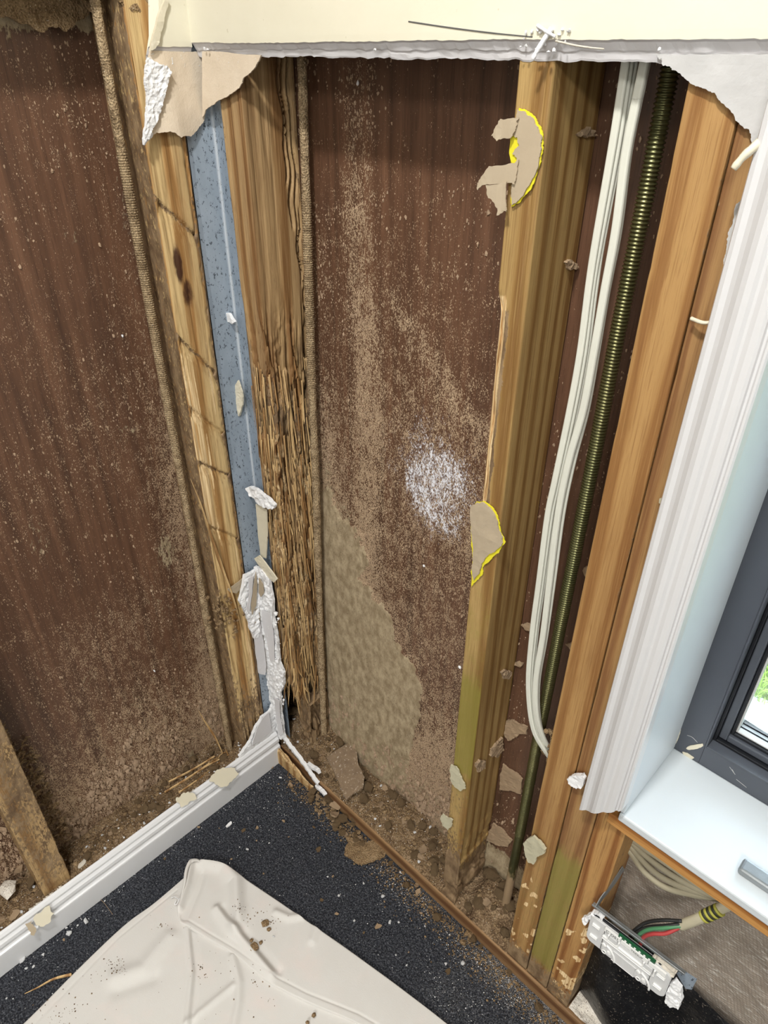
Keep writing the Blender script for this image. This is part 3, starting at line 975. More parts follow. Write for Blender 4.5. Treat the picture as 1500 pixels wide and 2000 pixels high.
# honey stud A
XA0, XA1 = .495, .531
def dispA(f, x, y, z):
    d = 0 * z
    e = ss(XA0 + .014, XA0 + .002, x + .002 * np.sin(z * 70)) * ((f == 0) | (f == -1)) * ss(.84, .87, z) * ss(1.20, 1.17, z)
    d = d - e * (.004 + .007 * fbm(x * 300, z * 40, 2, 4))
    e3 = (f == 3) * ss(.84, .87, z) * ss(1.20, 1.17, z) * ss(.03, .01, y)
    d = d - e3 * .005
    g = ss(.0011, .0, np.abs(x - XA1 + .0075 + .0006 * np.sin(z * 40))) * (f == 0) * ss(.95, 1.0, z)
    d = d - .003 * g
    low = ss(.30, .12, z)
    d = d - .005 * low * ss(.45, .7, fbm(x * 60 + y * 60, z * 30, 3, 4))
    d = d - .004 * ss(.004, .0, np.abs(x - XA1)) * ss(.5, .65, fbm(z * 40, 2, 2, 3)) * low
    return d + .0005 * (fbm(x * 80 + y * 60, z * 8, 5, 3) - .5)


def maskA(f, x, y, z):
    n = fbm(x * 60 + y * 60, z * 40, 3, 4)
    fr = (f == 0) | (f == -1)
    R = .12 * n + .55 * ss(.28, .08, z) + (.30 * ss(.42, .36, z)) * fr + .25 * ss(.20, .10, z)
    R = R + .85 * ss(XA0 + .021, XA0 + .013, x + .006 * (n - .5)) * ss(XA0 + .011, XA0 + .014, x) * ss(.84, .87, z) * ss(1.2, 1.17, z) * fr
    G = 1.4 * ss(XA0 + .015, XA0 + .010, x) * ss(.84, .86, z) * ss(1.20, 1.18, z) * fr
    G = G + .8 * (f == 3) * ss(.84, .87, z) * ss(1.2, 1.17, z) * ss(.03, .01, y)
    B = fr * (.9 * ss(.66, .60, z) * ss(.40, .44, z + .05 * (n - .5)) + .35 * ss(.9, .7, z))
    return R, G, B


st = post_me('stud', XA0, XA1, .010, .098, .038, 1.62, .0015, .003, .0025, dispA, maskA)
SA = top('stud', st, P['stud_a'], 'honey-coloured treated stud with tan paper scraps, left of the white cables', 'stud')
# red grain streak on its side as a real resin streak in the wood: covered by its own material noise

def dispJ(f, x, y, z): return .0006 * (fbm(x * 60 + y * 60, z * 8, 5, 3) - .5) - .0008 * ss(.6, .8, fbm(x * 200 + y * 200, z * 20, 1, 3))
def mj(lo, hi, sb, r0=.1):
    def f_(f, x, y, z):
        n = fbm(x * 60 + y * 60, z * 30, 3, 4)
        R = r0 * n + .5 * ss(.13, .06, z) + .28 * ss(.4, .25, z) * n + .35 * ss(.004, .001, np.minimum(np.abs(x - lo), np.abs(x - hi)) + .003 * n)
        G = 1.3 * ss(.60, .70, fbm(x * 90, z * 70, sb * 9, 4)) * ss(.34, .26, z) * (sb < .5)
        return R, G, sb * ss(.46, .40, z) * ss(.07, .12, z) + 0 * z
    return f_


st = post_me('stud', .650, .692, .010, .098, .038, 2.0, .003, .006, .0018, dispJ, mj(.650, .692, .35))
J1 = top('stud', st, P['stud_j'], 'orange pine window stud nearest the green threaded rod', 'stud')
st = post_me('stud', .6935, .734, .010, .098, .038, 2.0, .003, .006, .0018, dispJ, mj(.6935, .734, .95))
J2 = top('stud', st, P['stud_j2'], 'middle pine window stud with greenish lower half, partly behind the architrave', 'stud')
st = post_me('stud', .7352, .776, .010, .0735, .038, .566, .003, .006, .0018, dispJ, mj(.7352, .776, .2, .0))
J3 = top('stud', st, P['stud_j3'], 'short strongly grained pine stud under the window sill corner', 'stud')
# far left stud
def dispFar(f, x, y, z): return -.0012 * ss(.5, .8, fbm(y * 160 + x * 100, z * 60, 3, 4)) + .0018 * (fbm(y * 500 + x * 500, z * 500, 1, 2) - .5)
st = post_me('stud', -.098, -.010, -.535, -.484, .045, 1.62, .002, .003, .002, dispFar, lambda f, x, y, z: (.30 + .34 * fbm(y * 60 + x * 60, z * 30, 3, 4) + .1 * ss(.2, .4, z) - .5 * ss(.13, .09, z), 0 * z, .35 * ss(.16, .1, z)))
SF = top('stud', st, P['stud_far'], 'mud-crusted stud at the left edge of the photo, standing behind the skirting', 'stud')
# a crack line mortise: nogging at the top left
def dispN(f, x, y, z): return -.004 * fbm(x * 60 + y * 60, z * 60, 2, 3)

# ------------------------------------------------------------------ zinc corner strip
cs = [(-.014, -.016), (-.0135, -.010), (-.009, .004), (-.0045, .018), (-.0035, .0208), (-.0005, .0222), (.012, .0205), (.026, .019), (.026, .0198), (-.0005, .0232), (-.005, .0222), (-.0145, -.0095), (-.015, -.016)]
nz = 260; Z = np.linspace(.075, 1.5, nz)
V = np.zeros((len(cs), nz, 3)); mk = np.zeros((len(cs), nz, 3))
for i, (a, b) in enumerate(cs):
    V[i, :, 0] = a + .0007 * (fbm(Z * 12, i, 1, 3) - .5); V[i, :, 1] = b + .0007 * (fbm(Z * 12, i, 5, 3) - .5); V[i, :, 2] = Z
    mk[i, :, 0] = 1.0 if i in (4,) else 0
zc = mesh_np('corner_bead', V.reshape(-1, 3), grid_faces(len(cs), nz, True), mk.reshape(-1, 3), smooth=False)
ZB = top('corner_bead', zc, P['zinc'], 'galvanised steel corner strip with black spots between the two corner studs', 'metal strip')
# ply clips: plaster blobs stuck on the strip
me = scrap_me('putty_blob', [(442, 608), (452, 612), (462, 628), (458, 632), (448, 628)], 1, .012, .0035, .0008, .003, 2, 4, lump=.004)
top('putty_blob', me, P['gyp'], 'small white putty blob high on the zinc corner strip', 'putty')
me = scrap_me('putty_flap', [(467, 742), (475, 765), (476, 790), (470, 812), (455, 806), (444, 795), (447, 780), (458, 775), (461, 752)], 1, .010, .0025, .0012, .003, 3, 6, lump=.004)
pf = top('putty_flap', me, P['ivory'], 'ivory curled putty flap with two holes on the zinc corner strip', 'putty')

# ------------------------------------------------------------------ plasterboard above
def warpn(a, s): return lambda u, v: a * (fbm(u * s, v * s, 2, 3) - .5)
PB = empty('plasterboard', (0.3, 0, 1.40), 'cream painted plasterboard with a torn lower edge, across the top of the photo', 'plasterboard')


def sloped_edge_board(name, u0, u1, zf, zb, along, ztop=2.4, th=.012, n=420, left=None):
    """board whose broken lower edge runs from the front face (zf) back to zb"""
    U = np.linspace(u0, u1, n)
    rows = []
    ragf = .0016 * (fbm(U * 150, 1, 1, 4) - .5) + .003 * (fbm(U * 9, 1, 2, 3) - .5)
    ragb = .0030 * (fbm(U * 160, 3, 3, 3) - .5) + .004 * (fbm(U * 25, 5, 2, 3) - .5)
    D = [(0, ztop), (0, zf + .03), (0, zf + .006), (.0002, zf), (.003, zf - .0015), (.006, (zf + zb) / 2 + .0005), (.0075, (zf + zb) / 2 - .0008), (.0078, (zf + zb) / 2 - .0022), (.0088, zb + .0015), (th, zb), (th, zb + .03), (th, ztop)]
    V = np.zeros((len(D), n, 3))
    for i, (d, z) in enumerate(D):
        zz = z + (ragf if i in (2, 3, 4) else ragb if 5 <= i <= 9 else 0)
        dd = d + 0 * U + (.0010 * (fbm(U * 70, i * 5, 4, 3) - .5) if 4 <= i <= 8 else 0)
        if along == 'x': V[i] = np.stack([U, dd, zz + 0 * U], -1)
        else: V[i] = np.stack([-dd, U, zz + 0 * U], -1)
    return V, len(D), n


V, a, b = sloped_edge_board('right', -.001, 1.6, 1.4085, 1.3945, 'x', th=.0095)
F = grid_faces(a, b)
me_ = mesh_np('board_face', V.reshape(-1, 3), F, smooth=False)
me_.materials.append(P['cream']); me_.materials.append(P['grey_paper']); me_.materials.append(P['gyp_dirty'])
mi = np.zeros(len(me_.polygons), int)
for r in range(a - 1):
    mi[r * (b - 1):(r + 1) * (b - 1)] = 0 if r <= 2 else 1 if r <= 5 else 1
bf = bpy.data.objects.new('board_face', me_); COL.objects.link(bf)
me_.polygons.foreach_set('material_index', mi)
co = np.array([v.co[:] for v in me_.vertices]) - np.array([.3, 0, 1.40]); me_.vertices.foreach_set('co', co.ravel()); bf.parent = PB
V, a, b = sloped_edge_board('left', -.062, .001, 1.404, 1.385, 'y', n=60, th=.0095)
# left end of this piece is torn: lean it back with height
for i in range(a):
    t_ = (V[i, :, 2] - 1.4) / 1.0
    sc_ = (V[i, :, 1] - .001) / (-.063)
    V[i, :, 1] += sc_ * np.clip(V[i, :, 2] - 1.40, 0, .3) * .62
me_ = mesh_np('board_return', V.reshape(-1, 3), grid_faces(a, b)[:, ::-1], smooth=False)
bm = bmesh.new(); bm.from_mesh(me_); bm.verts.ensure_lookup_table()
bm.faces.new([bm.verts[i * b] for i in range(a)]); bm.to_mesh(me_); bm.free()
me_.materials.append(P['cream']); me_.materials.append(P['grey_paper'])
mi = np.zeros(len(me_.polygons), int)
for r in range(3, a - 1): mi[r * (b - 1):(r + 1) * (b - 1)] = 1
me_.polygons.foreach_set('material_index', mi)
co = np.array([v.co[:] for v in me_.vertices]) - np.array([.3, 0, 1.40]); me_.vertices.foreach_set('co', co.ravel())
o = bpy.data.objects.new('board_return', me_); COL.objects.link(o); o.parent = PB

# brown paper flap hanging below the left end: one part on each side of the corner
cx = 399
lp = [(292, 99), (cx, 100), (cx, 228), (397, 236), (385, 252), (372, 266), (350, 268), (328, 256), (302, 258), (288, 272), (275, 283), (281, 240), (284, 180), (281, 150)]
rp = [(cx - 2, 100), (512, 108), (500, 132), (478, 152), (470, 172), (452, 184), (440, 192), (424, 202), (cx + 6, 214), (cx - 2, 229)]
fl1 = scrap_me('paper_flap', lp, 0, -.004, .0016, .0012, .005, 4, 3, maskf=lambda u, v: (0 * u, 0 * u, .9 * ss(-.064, -.088, u + .03 * (v - 1.33) / .1 + .012 * (fbm(u * 200, v * 200, 1, 3) - .5)) + .08 + .25 * ss(1.375, 1.385, v)),
               warp=lambda u, v: (.006 * ss(1.36, 1.28, v) + .001 * np.sin(u * 120)) * ss(-.004, -.04, u), lump=.0008)
child('paper_flap', fl1, P['paper'], PB, 'torn brown face paper with white gypsum left on its edge')
fl2 = scrap_me('paper_flap', rp, 1, .005, .0016, .0010, .005, 4, 5, maskf=lambda u, v: (0 * u, 0 * u, .10 + .2 * ss(1.375, 1.39, v)), warp=lambda u, v: .003 * ss(1.38, 1.32, v) * ss(.0, .04, u), lump=.0006)
child('paper_flap', fl2, P['paper'], PB, 'torn brown face paper right of the corner')
fl3 = scrap_me('gypsum_edge', [(288, 112), (318, 128), (330, 140), (318, 190), (305, 232), (285, 270), (275, 282), (281, 235), (285, 180), (281, 165), (282, 135)], 0, -.001, .0045, .0015, .003, 4, 8, warp=lambda u, v: .004 * ss(1.36, 1.28, v) + .001 * np.sin(u * 120), lump=.006, lscale=260)
child('gypsum_edge', fl3, P['gyp'], PB)
# white torn layer on the right, beside the architrave
rg = [(1288, 105), (1520, 105), (1560, 250), (1497, 262), (1452, 420), (1436, 500), (1420, 575), (1405, 590), (1418, 520), (1424, 480), (1428, 450), (1441, 400), (1462, 372), (1483, 325), (1478, 300), (1472, 262), (1455, 246), (1432, 215), (1402, 182), (1390, 178), (1350, 158), (1318, 137), (1300, 128)]
me = scrap_me('torn_layer', rg, 1, .0095, .0045, .0012, .006, 4, 11, lump=.0016, lscale=70)
P['torn'] = m_plain('torn_white_paper', srgb(190, 189, 188), .85, 160, .4, .001, var=.06)
child('torn_layer', me, P['torn'], PB, 'white torn paper layer beside the architrave')
# tufts and crumbs on the cut edge
def fibre(name, pts, ax, val, r, mat, parent, lift=None):
    Q = [on(p[0], p[1], ax, val - (lift[i] if lift else 0) * (1 if ax == 1 else -1)) for i, p in enumerate(pts)]
    S_ = spline(Q, 24); rr = r * (1 + .5 * (fbm(np.linspace(0, 9, 24), r * 999, 1, 3) - .5)) * np.linspace(1, .7, 24)
    return child(name, tube_me(name, S_, rr, 6), mat, parent)


fibre('plaster_sliver', [(1078, 55), (1066, 72), (1050, 98), (1040, 116)], 1, -.001, .0026, P['gyp'], bf, [.001, .003, .006, .008])
fibre('plaster_sliver', [(1050, 50), (1068, 62), (1085, 72)], 1, -.001, .0016, P['gyp'], bf, [.001, .004, .001])
fibre('plaster_sliver', [(1085, 80), (1130, 90), (1180, 96)], 1, -.001, .0008, P['gyp_dirty'], bf, [.002, .004, .001])
fibre('paper_curl', [(1497, 268), (1470, 290), (1450, 308), (1432, 330)], 1, -.004, .0038, P['ivory'], PB, [.0, .010, .014, .016])
fibre('paper_curl', [(1350, 622), (1372, 630), (1392, 629), (1404, 622)], 1, .006, .0018, P['ivory'], J1, [.003, .006, .004, .0])
fibre('scratch', [(798, 42), (880, 54), (960, 64), (1040, 72)], 1, .0002, .0006, P['ink'], bf, [.0003, .0006, .0006, .0003])
parts = []
for i in range(26):
    xx = random.choice([random.uniform(.50, .55), random.uniform(.02, .9)]); V_, F_ = chunk(i, *[random.uniform(.0014, .004) for _ in range(3)])
    parts.append((V_ + np.array([xx, -.0015, 1.403 + random.uniform(-.004, .012 if .48 < xx < .56 else .0)]), F_))
child('plaster_crumbs', join_np('crumbs', parts), P['gyp'], bf, kind='stuff')
# torn sheet edge along the upper left side of the board
me = scrap_me('torn_edge_paper', [(318, 0), (326, 0), (322, 20), (316, 50), (308, 80), (300, 95), (290, 100), (296, 70), (304, 40)], 0, .0005, .0035, .001, .005, 3, 2, lump=.003)
child('torn_edge_paper', me, P['ivory'], PB)
fibre('wrinkle', [(296, 82), (306, 76), (312, 66)], 0, .001, .0022, P['ivory'], PB)

# ------------------------------------------------------------------ architrave (trim), sill, window
tp = [(.717, .0095), (.717, -.010), (.7185, -.0125), (.7225, -.0140), (.7275, -.0135), (.732, -.0155), (.7375, -.0195), (.7425, -.0215), (.7475, -.0212), (.7505, -.0190), (.753, -.0190), (.7575, -.0205), (.7630, -.0205), (.7655, -.0190), (.7665, -.0165), (.7685, -.0165), (.7705, -.0185), (.7725, -.0185), (.774, -.0165), (.774, -.0015), (.752, -.0015), (.752, .0095)]
n = 200; k = len(tp); V = np.zeros((k, n, 3))
tp = [(.717 + (x - .717) * .93, y) for x, y in tp]
for i, (x, y) in enumerate(tp):
    z0 = .566 + (x - .717) * 1.13
    zz = z0 + (2.05 - z0) * np.linspace(0, 1, n) ** 1.6
    V[i, :, 0] = x; V[i, :, 1] = y + .0003 * (fbm(zz * 8, x * 40, 1, 2) - .5); V[i, :, 2] = zz
    V[i, 0, 2] += .0025 * (fbm(x * 500, 1, 1, 3) - .5)
me = mesh_np('trim_1', V.reshape(-1, 3), grid_faces(k, n, True), smooth=False)
bm = bmesh.new(); bm.from_mesh(me); bm.verts.ensure_lookup_table()
bm.faces.new([bm.verts[i * n] for i in range(k)]); bmesh.ops.recalc_face_normals(bm, faces=bm.faces); bm.to_mesh(me); bm.free()
link('trim_1', me, P['trim'], kind='structure')

W1 = empty('window_1', (1.4, .14, .6), kind='structure')
# reveal lining on the left of the opening
child('reveal_board', box_me('reveal', .7545, .7695, -.001, .1405, .6005, 2.02, .0015), P['sill'], W1)
child('window_sill', box_me('sill', .7645, 2.0, -.004, .1405, .586, .600, .0025), P['sill'], W1)
child('sill_apron', box_me('apron', .752, 2.0, -.002, .075, .567, .5858, .0008), P['apron'], W1, 'bare brown timber edge')
# charcoal frame: outer frame in front, sash set back, glass behind
X0, X1F = .7975 - .022, 1.9
FY = .1195


def frame_rect(name, xa, xb, za, zb, w_, y0, y1, mat, par, bev=.0008, label=None):
    """four members as one part"""
    bm = bmesh.new()
    for (a, b, c, d) in ((xa, xa + w_, za, zb), (xb - w_, xb, za, zb), (xa + w_, xb - w_, za, za + w_), (xa + w_, xb - w_, zb - w_, zb)):
        m = box_me('t', a, b, y0, y1, c, d, bev); b2 = bmesh.new(); b2.from_mesh(m); m2 = bpy.data.meshes.new('t2'); b2.to_mesh(m2); bm.from_mesh(m2); b2.free()
    me = bpy.data.meshes.new(name); bm.to_mesh(me); bm.free()
    return child(name, me, mat, par, label)


WF = frame_rect('window_frame', .7600, X1F, .5900, 2.02, .0437, .1400, .205, P['char'], W1)
# fine step line on the inner lip of the frame
frame_rect('frame_lip', .8037, X1F - .0345, .6345, 1.9855, .0025, .1385, .170, P['char'], WF)
frame_rect('gasket', .8065, X1F - .0375, .637, 1.982, .004, .155, .180, P['rubber_and_gap'], WF)
SH = frame_rect('sash', .8110, X1F - .042, .6415, 1.977, .010, .161, .195, P['char'], W1, .0015)
frame_rect('glazing_bead', .8215, X1F - .0525, .652, 1.9665, .004, .166, .190, P['rubber_and_gap'], SH)
frame_rect('weather_seal', .8258, X1F - .0568, .6563, 1.962, .002, .170, .180, P['seal'], SH)
child('pane', box_me('pane', .824, X1F - .055, .178, .182, .654, 1.964, 0), P['glass'], SH)
# chips of paint at the corner of the frame
for nm, pts in (('paint_chip', [(1340, 1461), (1345, 1457), (1372, 1452), (1374, 1456), (1362, 1462), (1345, 1464)]), ('paint_chip', [(1333, 1468), (1342, 1470), (1356, 1480), (1348, 1483), (1338, 1477)]), ('paint_chip', [(1318, 1450), (1322, 1440), (1328, 1420), (1330, 1424), (1325, 1442), (1320, 1452)])):
    child(nm, scrap_me(nm, pts, 1, .1397, .0008, .0006, .003, 3, 5), P['ivory'], WF)
for pts in ([(1425, 1498), (1436, 1513)], [(1430, 1503), (1435, 1512)], [(1438, 1522), (1458, 1538)], [(1342, 1436), (1352, 1440), (1362, 1450)]):
    Q = np.array([on(p[0], p[1], 1, .1397) for p in pts]); S_ = np.linspace(Q[0], Q[-1], 6) if len(Q) == 2 else spline(Q, 8)
    child('scratch', tube_me('scratch', S_, .0004, 4), P['seal'], WF)
# outdoors
out = plane_grid('path', 2, -.1, .2, 3.4, .13, 1.11, 2, 2)
link('paving_path', out, P['concrete'], kind='structure')
lw = plane_grid('lawn_ground', 2, -.105, -3, 8, 1.10, 14, 2, 2)
link('lawn_ground', lw, P['soil'], kind='structure')
parts = []
NB = 9000
gx = rng.uniform(.2, 1.4, NB); gy = 1.09 + rng.uniform(0, 1, NB) ** 1.5 * 1.3
aa = rng.uniform(0, 6.28, NB); L = rng.uniform(.02, .055, NB); wd = rng.uniform(.0012, .0026, NB); ln = rng.uniform(.3, 1.4, NB) * L
b0 = np.stack([gx, gy, np.full(NB, -.105)], -1); dr = np.stack([np.cos(aa), np.sin(aa), 0 * aa], -1); sd = np.stack([-np.sin(aa), np.cos(aa), 0 * aa], -1)
Vv = np.stack([b0 - sd * wd[:, None], b0 + sd * wd[:, None], b0 + dr * (ln * .5)[:, None] + sd * wd[:, None] * .8 + [0, 0, 1] * (L * .7)[:, None], b0 + dr * (ln * .5)[:, None] - sd * wd[:, None] * .8 + [0, 0, 1] * (L * .7)[:, None], b0 + dr * ln[:, None] + [0, 0, 1] * L[:, None]], 1)
F4 = []
idx = np.arange(NB) * 5
me = mesh_np('lawn_grass', Vv.reshape(-1, 3), [[i, i + 1, i + 2, i + 3] for i in idx] + [[i + 3, i + 2, i + 4] for i in idx], smooth=False)
link('lawn_grass', me, P['grass1'], None, None, 'sunlit green lawn outside the window beyond the concrete path', 'grass', kind='stuff')
# latch on the sill at the right edge
lt = box_me('window_latch', .9, .96, .022, .042, .6, .611, .004, 3)
top('window_latch', lt, P['steel'], 'grey metal latch piece lying on the sill at the right edge', 'latch')
# ------------------------------------------------------------------ rods
def rod(name, P0, P1, r, pitch, mat, label, mudf, smooth_below=None, seed=1, amp=.0009, lump=0.):
    P0 = np.array(P0); P1 = np.array(P1); L = np.linalg.norm(P1 - P0)
    n = int(L / pitch * 4); t = np.linspace(0, 1, n); C = P0 + (P1 - P0) * t[:, None]
    C[:, 0] += .0012 * (fbm(t * 6, seed, 1, 2) - .5) * 2; C[:, 1] += .0012 * (fbm(t * 6, seed, 4, 2) - .5) * 2
    zz = C[:, 2]
    th = amp * np.array([0, .9, 1, .1])[np.arange(n) % 4]
    if smooth_below is not None: th = np.where(zz < smooth_below, amp * .8, th)
    th = th * (1 - (lump > 0) * ss(.5, .62, fbm(zz * 9, seed, 3, 3)))
    rr = r - amp + th + .0006 * (fbm(zz * 60, seed, 7, 3) - .5)
    k = 14; a = np.linspace(0, 2 * np.pi, k, endpoint=False)
    bumps = (.0011 * (fbm(a[:, None] * 1.6 + 3, zz[None] * 120, seed, 3) - .5) * (lump > 0))
    R_ = rr[None] + bumps
    V = np.stack([C[None, :, 0] + R_ * np.cos(a)[:, None], C[None, :, 1] + R_ * np.sin(a)[:, None], np.broadcast_to(zz[None], R_.shape)], -1)
    m = np.zeros((k, n, 3)); m[:, :, 0] = mudf(zz)[None]
    me = mesh_np(name, V.reshape(-1, 3), grid_faces(k, n, True), m.reshape(-1, 3))
    return top(name, me, mat, label, 'rod')


def q(x, y, ax, v): return on(x, y, ax, v)
rod('threaded_rod', [.607, .062, .055], [.609, .062, 1.60], .0083, .0036, P['rod'], 'greenish threaded steel rod behind the white cables, bare and smooth near the floor', lambda z: .1 + .75 * ss(.26, .12, z), .30, 3, .0017)
a_ = q(445, 1440, 0, -.036); b_ = q(192, 40, 0, -.036)
rod('threaded_rod', [-.036, a_[1], .06], [-.036, b_[1], 1.50], .0073, .0032, P['mudrod'], 'mud-coated threaded rod on the left wall, left of the amber stud', lambda z: 1 + 0 * z, None, 4, .0013, .5)
a_ = q(634, 1450, 1, .078); b_ = q(592, 115, 1, .078)
rod('threaded_rod', [a_[0], .078, .06], [b_[0], .078, 1.50], .0072, .0032, P['mudrod'], 'mud-coated threaded rod beside the rotten corner stud', lambda z: 1 + 0 * z, None, 5, .0012, .5)

# ------------------------------------------------------------------ cables in the wall
def cable(name, pts, y, w_, label, dirty=None, flat=.62, n=160, extra_up=.25, bottom=None, grp='white cables in the wall cavity'):
    Q = [on(p[0], p[1], 1, yy) for p, yy in zip(pts, y)]
    Q[0:0] = [Q[0] + (Q[0] - Q[1]) / np.linalg.norm(Q[0] - Q[1]) * extra_up]
    if bottom is not None: Q += bottom
    S_ = spline(Q, n)
    # flat twin-core section with a shallow valley
    a = np.linspace(0, 2 * np.pi, 20, endpoint=False)
    pr = np.stack([np.sign(np.cos(a)) * np.abs(np.cos(a)) ** .8, np.sin(a) * flat * (1 - .18 * (np.abs(np.cos(a)) < .35))], -1)
    me = tube_me(name, S_, w_ / 2, prof=pr)
    return top(name, me, P['cable'], label, 'cable', grp)


ys = [.040, .040, .040, .040, .040, .040, .040, .040, .040, .040, .039, .038]
Lc = [(1224, 109), (1197, 280), (1163, 475), (1150, 560), (1133, 690), (1111, 810), (1083, 942), (1069, 1010), (1053, 1133), (1039, 1240), (1032, 1340), (1042, 1425)]
def sh(pts, dx): return [(p[0] + dx_, p[1]) for p, dx_ in zip(pts, dx)]
bb = [on(1072, 1478, 1, .044), on(1096, 1512, 1, .060)]
cable('cable', Lc, ys, .0078, 'leftmost white flat cable of the bundle, bowing out left at the bottom', bottom=bb)
cable('cable', sh(Lc, [8, 9, 7, 6, 7, 7, 6, 6, 5, 5, 4, 3]), [a + .004 for a in ys], .0078, 'second white flat cable of the left bundle, ridged against its neighbour', bottom=bb)
cable('cable', sh(Lc, [17, 15, 12, 12, 12, 12, 11, 10, 9, 8, 8, 8]), [a + .008 for a in ys], .0074, 'third white flat cable, right side of the left bundle', bottom=[on(1074, 1474, 1, .050), on(1098, 1505, 1, .066)])
Rc = [(1262, 109), (1242, 203), (1222, 307), (1203, 450), (1181, 570), (1160, 690), (1139, 802), (1112, 898), (1091, 1000), (1074, 1133), (1061, 1240), (1047, 1330), (1049, 1400)]
yr = [.036, .036, .036, .036, .036, .036, .037, .038, .038, .038, .038, .038, .038]
bb2 = [on(1066, 1452, 1, .046), on(1090, 1482, 1, .062)]
cable('cable', Rc, yr, .0088, 'separate white cable running right of the bundle', bottom=bb2, flat=.8)
cable('cable', sh(Rc, [4, 4, 4, 5, 4, 5, 6, 8, 8, 7, 5, 4, 3]), [a + .006 for a in yr], .0074, 'white cable hidden half behind the separate right-hand one', bottom=bb2)
# mud nest round the lower ends of the cables
parts = []
for i in range(90):
    t_ = random.random(); cpx = (1062 + 40 * t_ + random.uniform(-8, 8), 1462 + 55 * t_ + random.uniform(-14, 10))
    c_ = on(cpx[0], cpx[1], 1, random.uniform(.040, .070)); V_, F_ = chunk(500 + i, random.uniform(.004, .010), random.uniform(.004, .010), random.uniform(.004, .009))
    parts.append((V_ + c_ - [0, 0, .003], F_))
for i in range(40):
    t_ = i / 40 * 6.28; c_ = on(1070 + 10 * math.cos(t_), 1442 + 15 * math.sin(t_), 1, random.uniform(.044, .060)); V_, F_ = chunk(700 + i, .007, .007, .006)
    parts.append((V_ + c_ - [0, 0, .003], F_))
me = join_np('mud_nest', parts)
top('mud_nest', me, P['clay'], 'lump of termite mud wrapped round the lower ends of the white cables', 'mud')

# ------------------------------------------------------------------ under the window: foil, membrane, outlet, wires
def foilh(x, z): return .010 * (fbm(x * 9, z * 9, 3, 3) - .5) + .003 * (fbm(x * 60 + z * 40, z * 60, 1, 3) - .5)
me = plane_grid('foil_sheet', 1, .084, .756, 1.5, .04, .5655, 220, 160, foilh, None, True); me.flip_normals()
top('foil_sheet', me, P['foil'], 'crinkled brown-silver foil insulation sheet below the window sill', 'insulation')
def memh(x, z): return .024 + .012 * np.sin(x * 30 + z * 14) + .010 * (fbm(x * 20, z * 20, 5, 3) - .5) + .02 * ss(.2, .05, z)
nu, nv = 120, 40
Ug, Tg = np.meshgrid(np.linspace(.777, 1.4, nu), np.linspace(0, 1, nv), indexing='ij')
zt = .235 + .02 * np.sin(Ug * 17) + .03 * ss(.86, 1.0, Ug)
Zg = .045 + (zt - .045) * Tg
me = mesh_np('membrane', np.stack([Ug, .078 - memh(Ug, Zg) * (1 - .6 * Tg ** 6), Zg], -1).reshape(-1, 3), grid_faces(nu, nv)[:, ::-1])
top('black_membrane', me, P['membrane'], 'glossy black plastic membrane hanging behind and below the outlet bracket', 'plastic sheet')
wp = pxpoly([(1158, 1874), (1180, 1884), (1205, 1905), (1236, 1935), (1275, 1975), (1310, 2012), (1290, 2030), (1262, 2012), (1225, 1972), (1196, 1948), (1180, 1915)], 2, .075)
me = sheet_me('offcut', ragged(wp, .002, 3, 3), .012, lambda u, v, h: np.stack([u, v, .062 + h + (v - .05) * .25], -1), .010, lump=.002)
top('board_offcut', me, P['plate'], 'brown board offcut lying on the plate below the outlet bracket', 'board')
me = plane_grid('plaster_dust', 2, 0, .779, 1.05, .008, .097, 150, 60, lambda x, y: .040 + .012 * fbm(x * 50, y * 50, 2, 4) + .004 * fbm(x * 260, y * 260, 5, 3))


def dustm():
    t = NT('speckled_plaster_dust'); a = t.noise(t.vec(), 60, 4, .7); b = t.noise(t.vec(off=(2, 2, 2)), 420, 3, .6)
    c = t.mix(a, srgb(206, 194, 178), srgb(236, 232, 224)); c = t.mix(t.sst(b, .60, .67), c, srgb(86, 66, 50)); c = t.mix(t.sst(a, .60, .72), c, srgb(132, 104, 78))
    return t.done(c, .95, t.bump(b, .8, .003), spec=.1)
P['dust'] = dustm()
top('plaster_dust', me, P['dust'], 'heap of speckled white plaster dust on the plate right of the short stud', 'dust', kind='stuff')

# outlet bracket: built flat then tilted about y
OB = empty('outlet_bracket', (.775, -.012, .315), 'grey-white plastic outlet back plate hanging askew below the window sill', 'outlet')
ang = math.radians(3.8); ca, sa = math.cos(ang), math.sin(ang)
OU, OV = .1185, .063


def ob(me, name, mat, par=OB, label=None):
    """mesh given in (u, depth, v) local metres"""
    n = len(me.vertices); co = np.empty(n * 3); me.vertices.foreach_get('co', co); co = co.reshape(-1, 3)
    x = co[:, 0] * ca - co[:, 2] * sa * .55; z = co[:, 0] * sa + co[:, 2] * ca
    co = np.stack([x, co[:, 1], z], -1); me.vertices.foreach_set('co', co.ravel()); me.update()
    return link(name, me, mat, par, None, label)


def bx(a, b, c, d, e, f, bev=.0006): return box_me('b', a * OU, b * OU, -e, -f, c * OV, d * OV, bev)


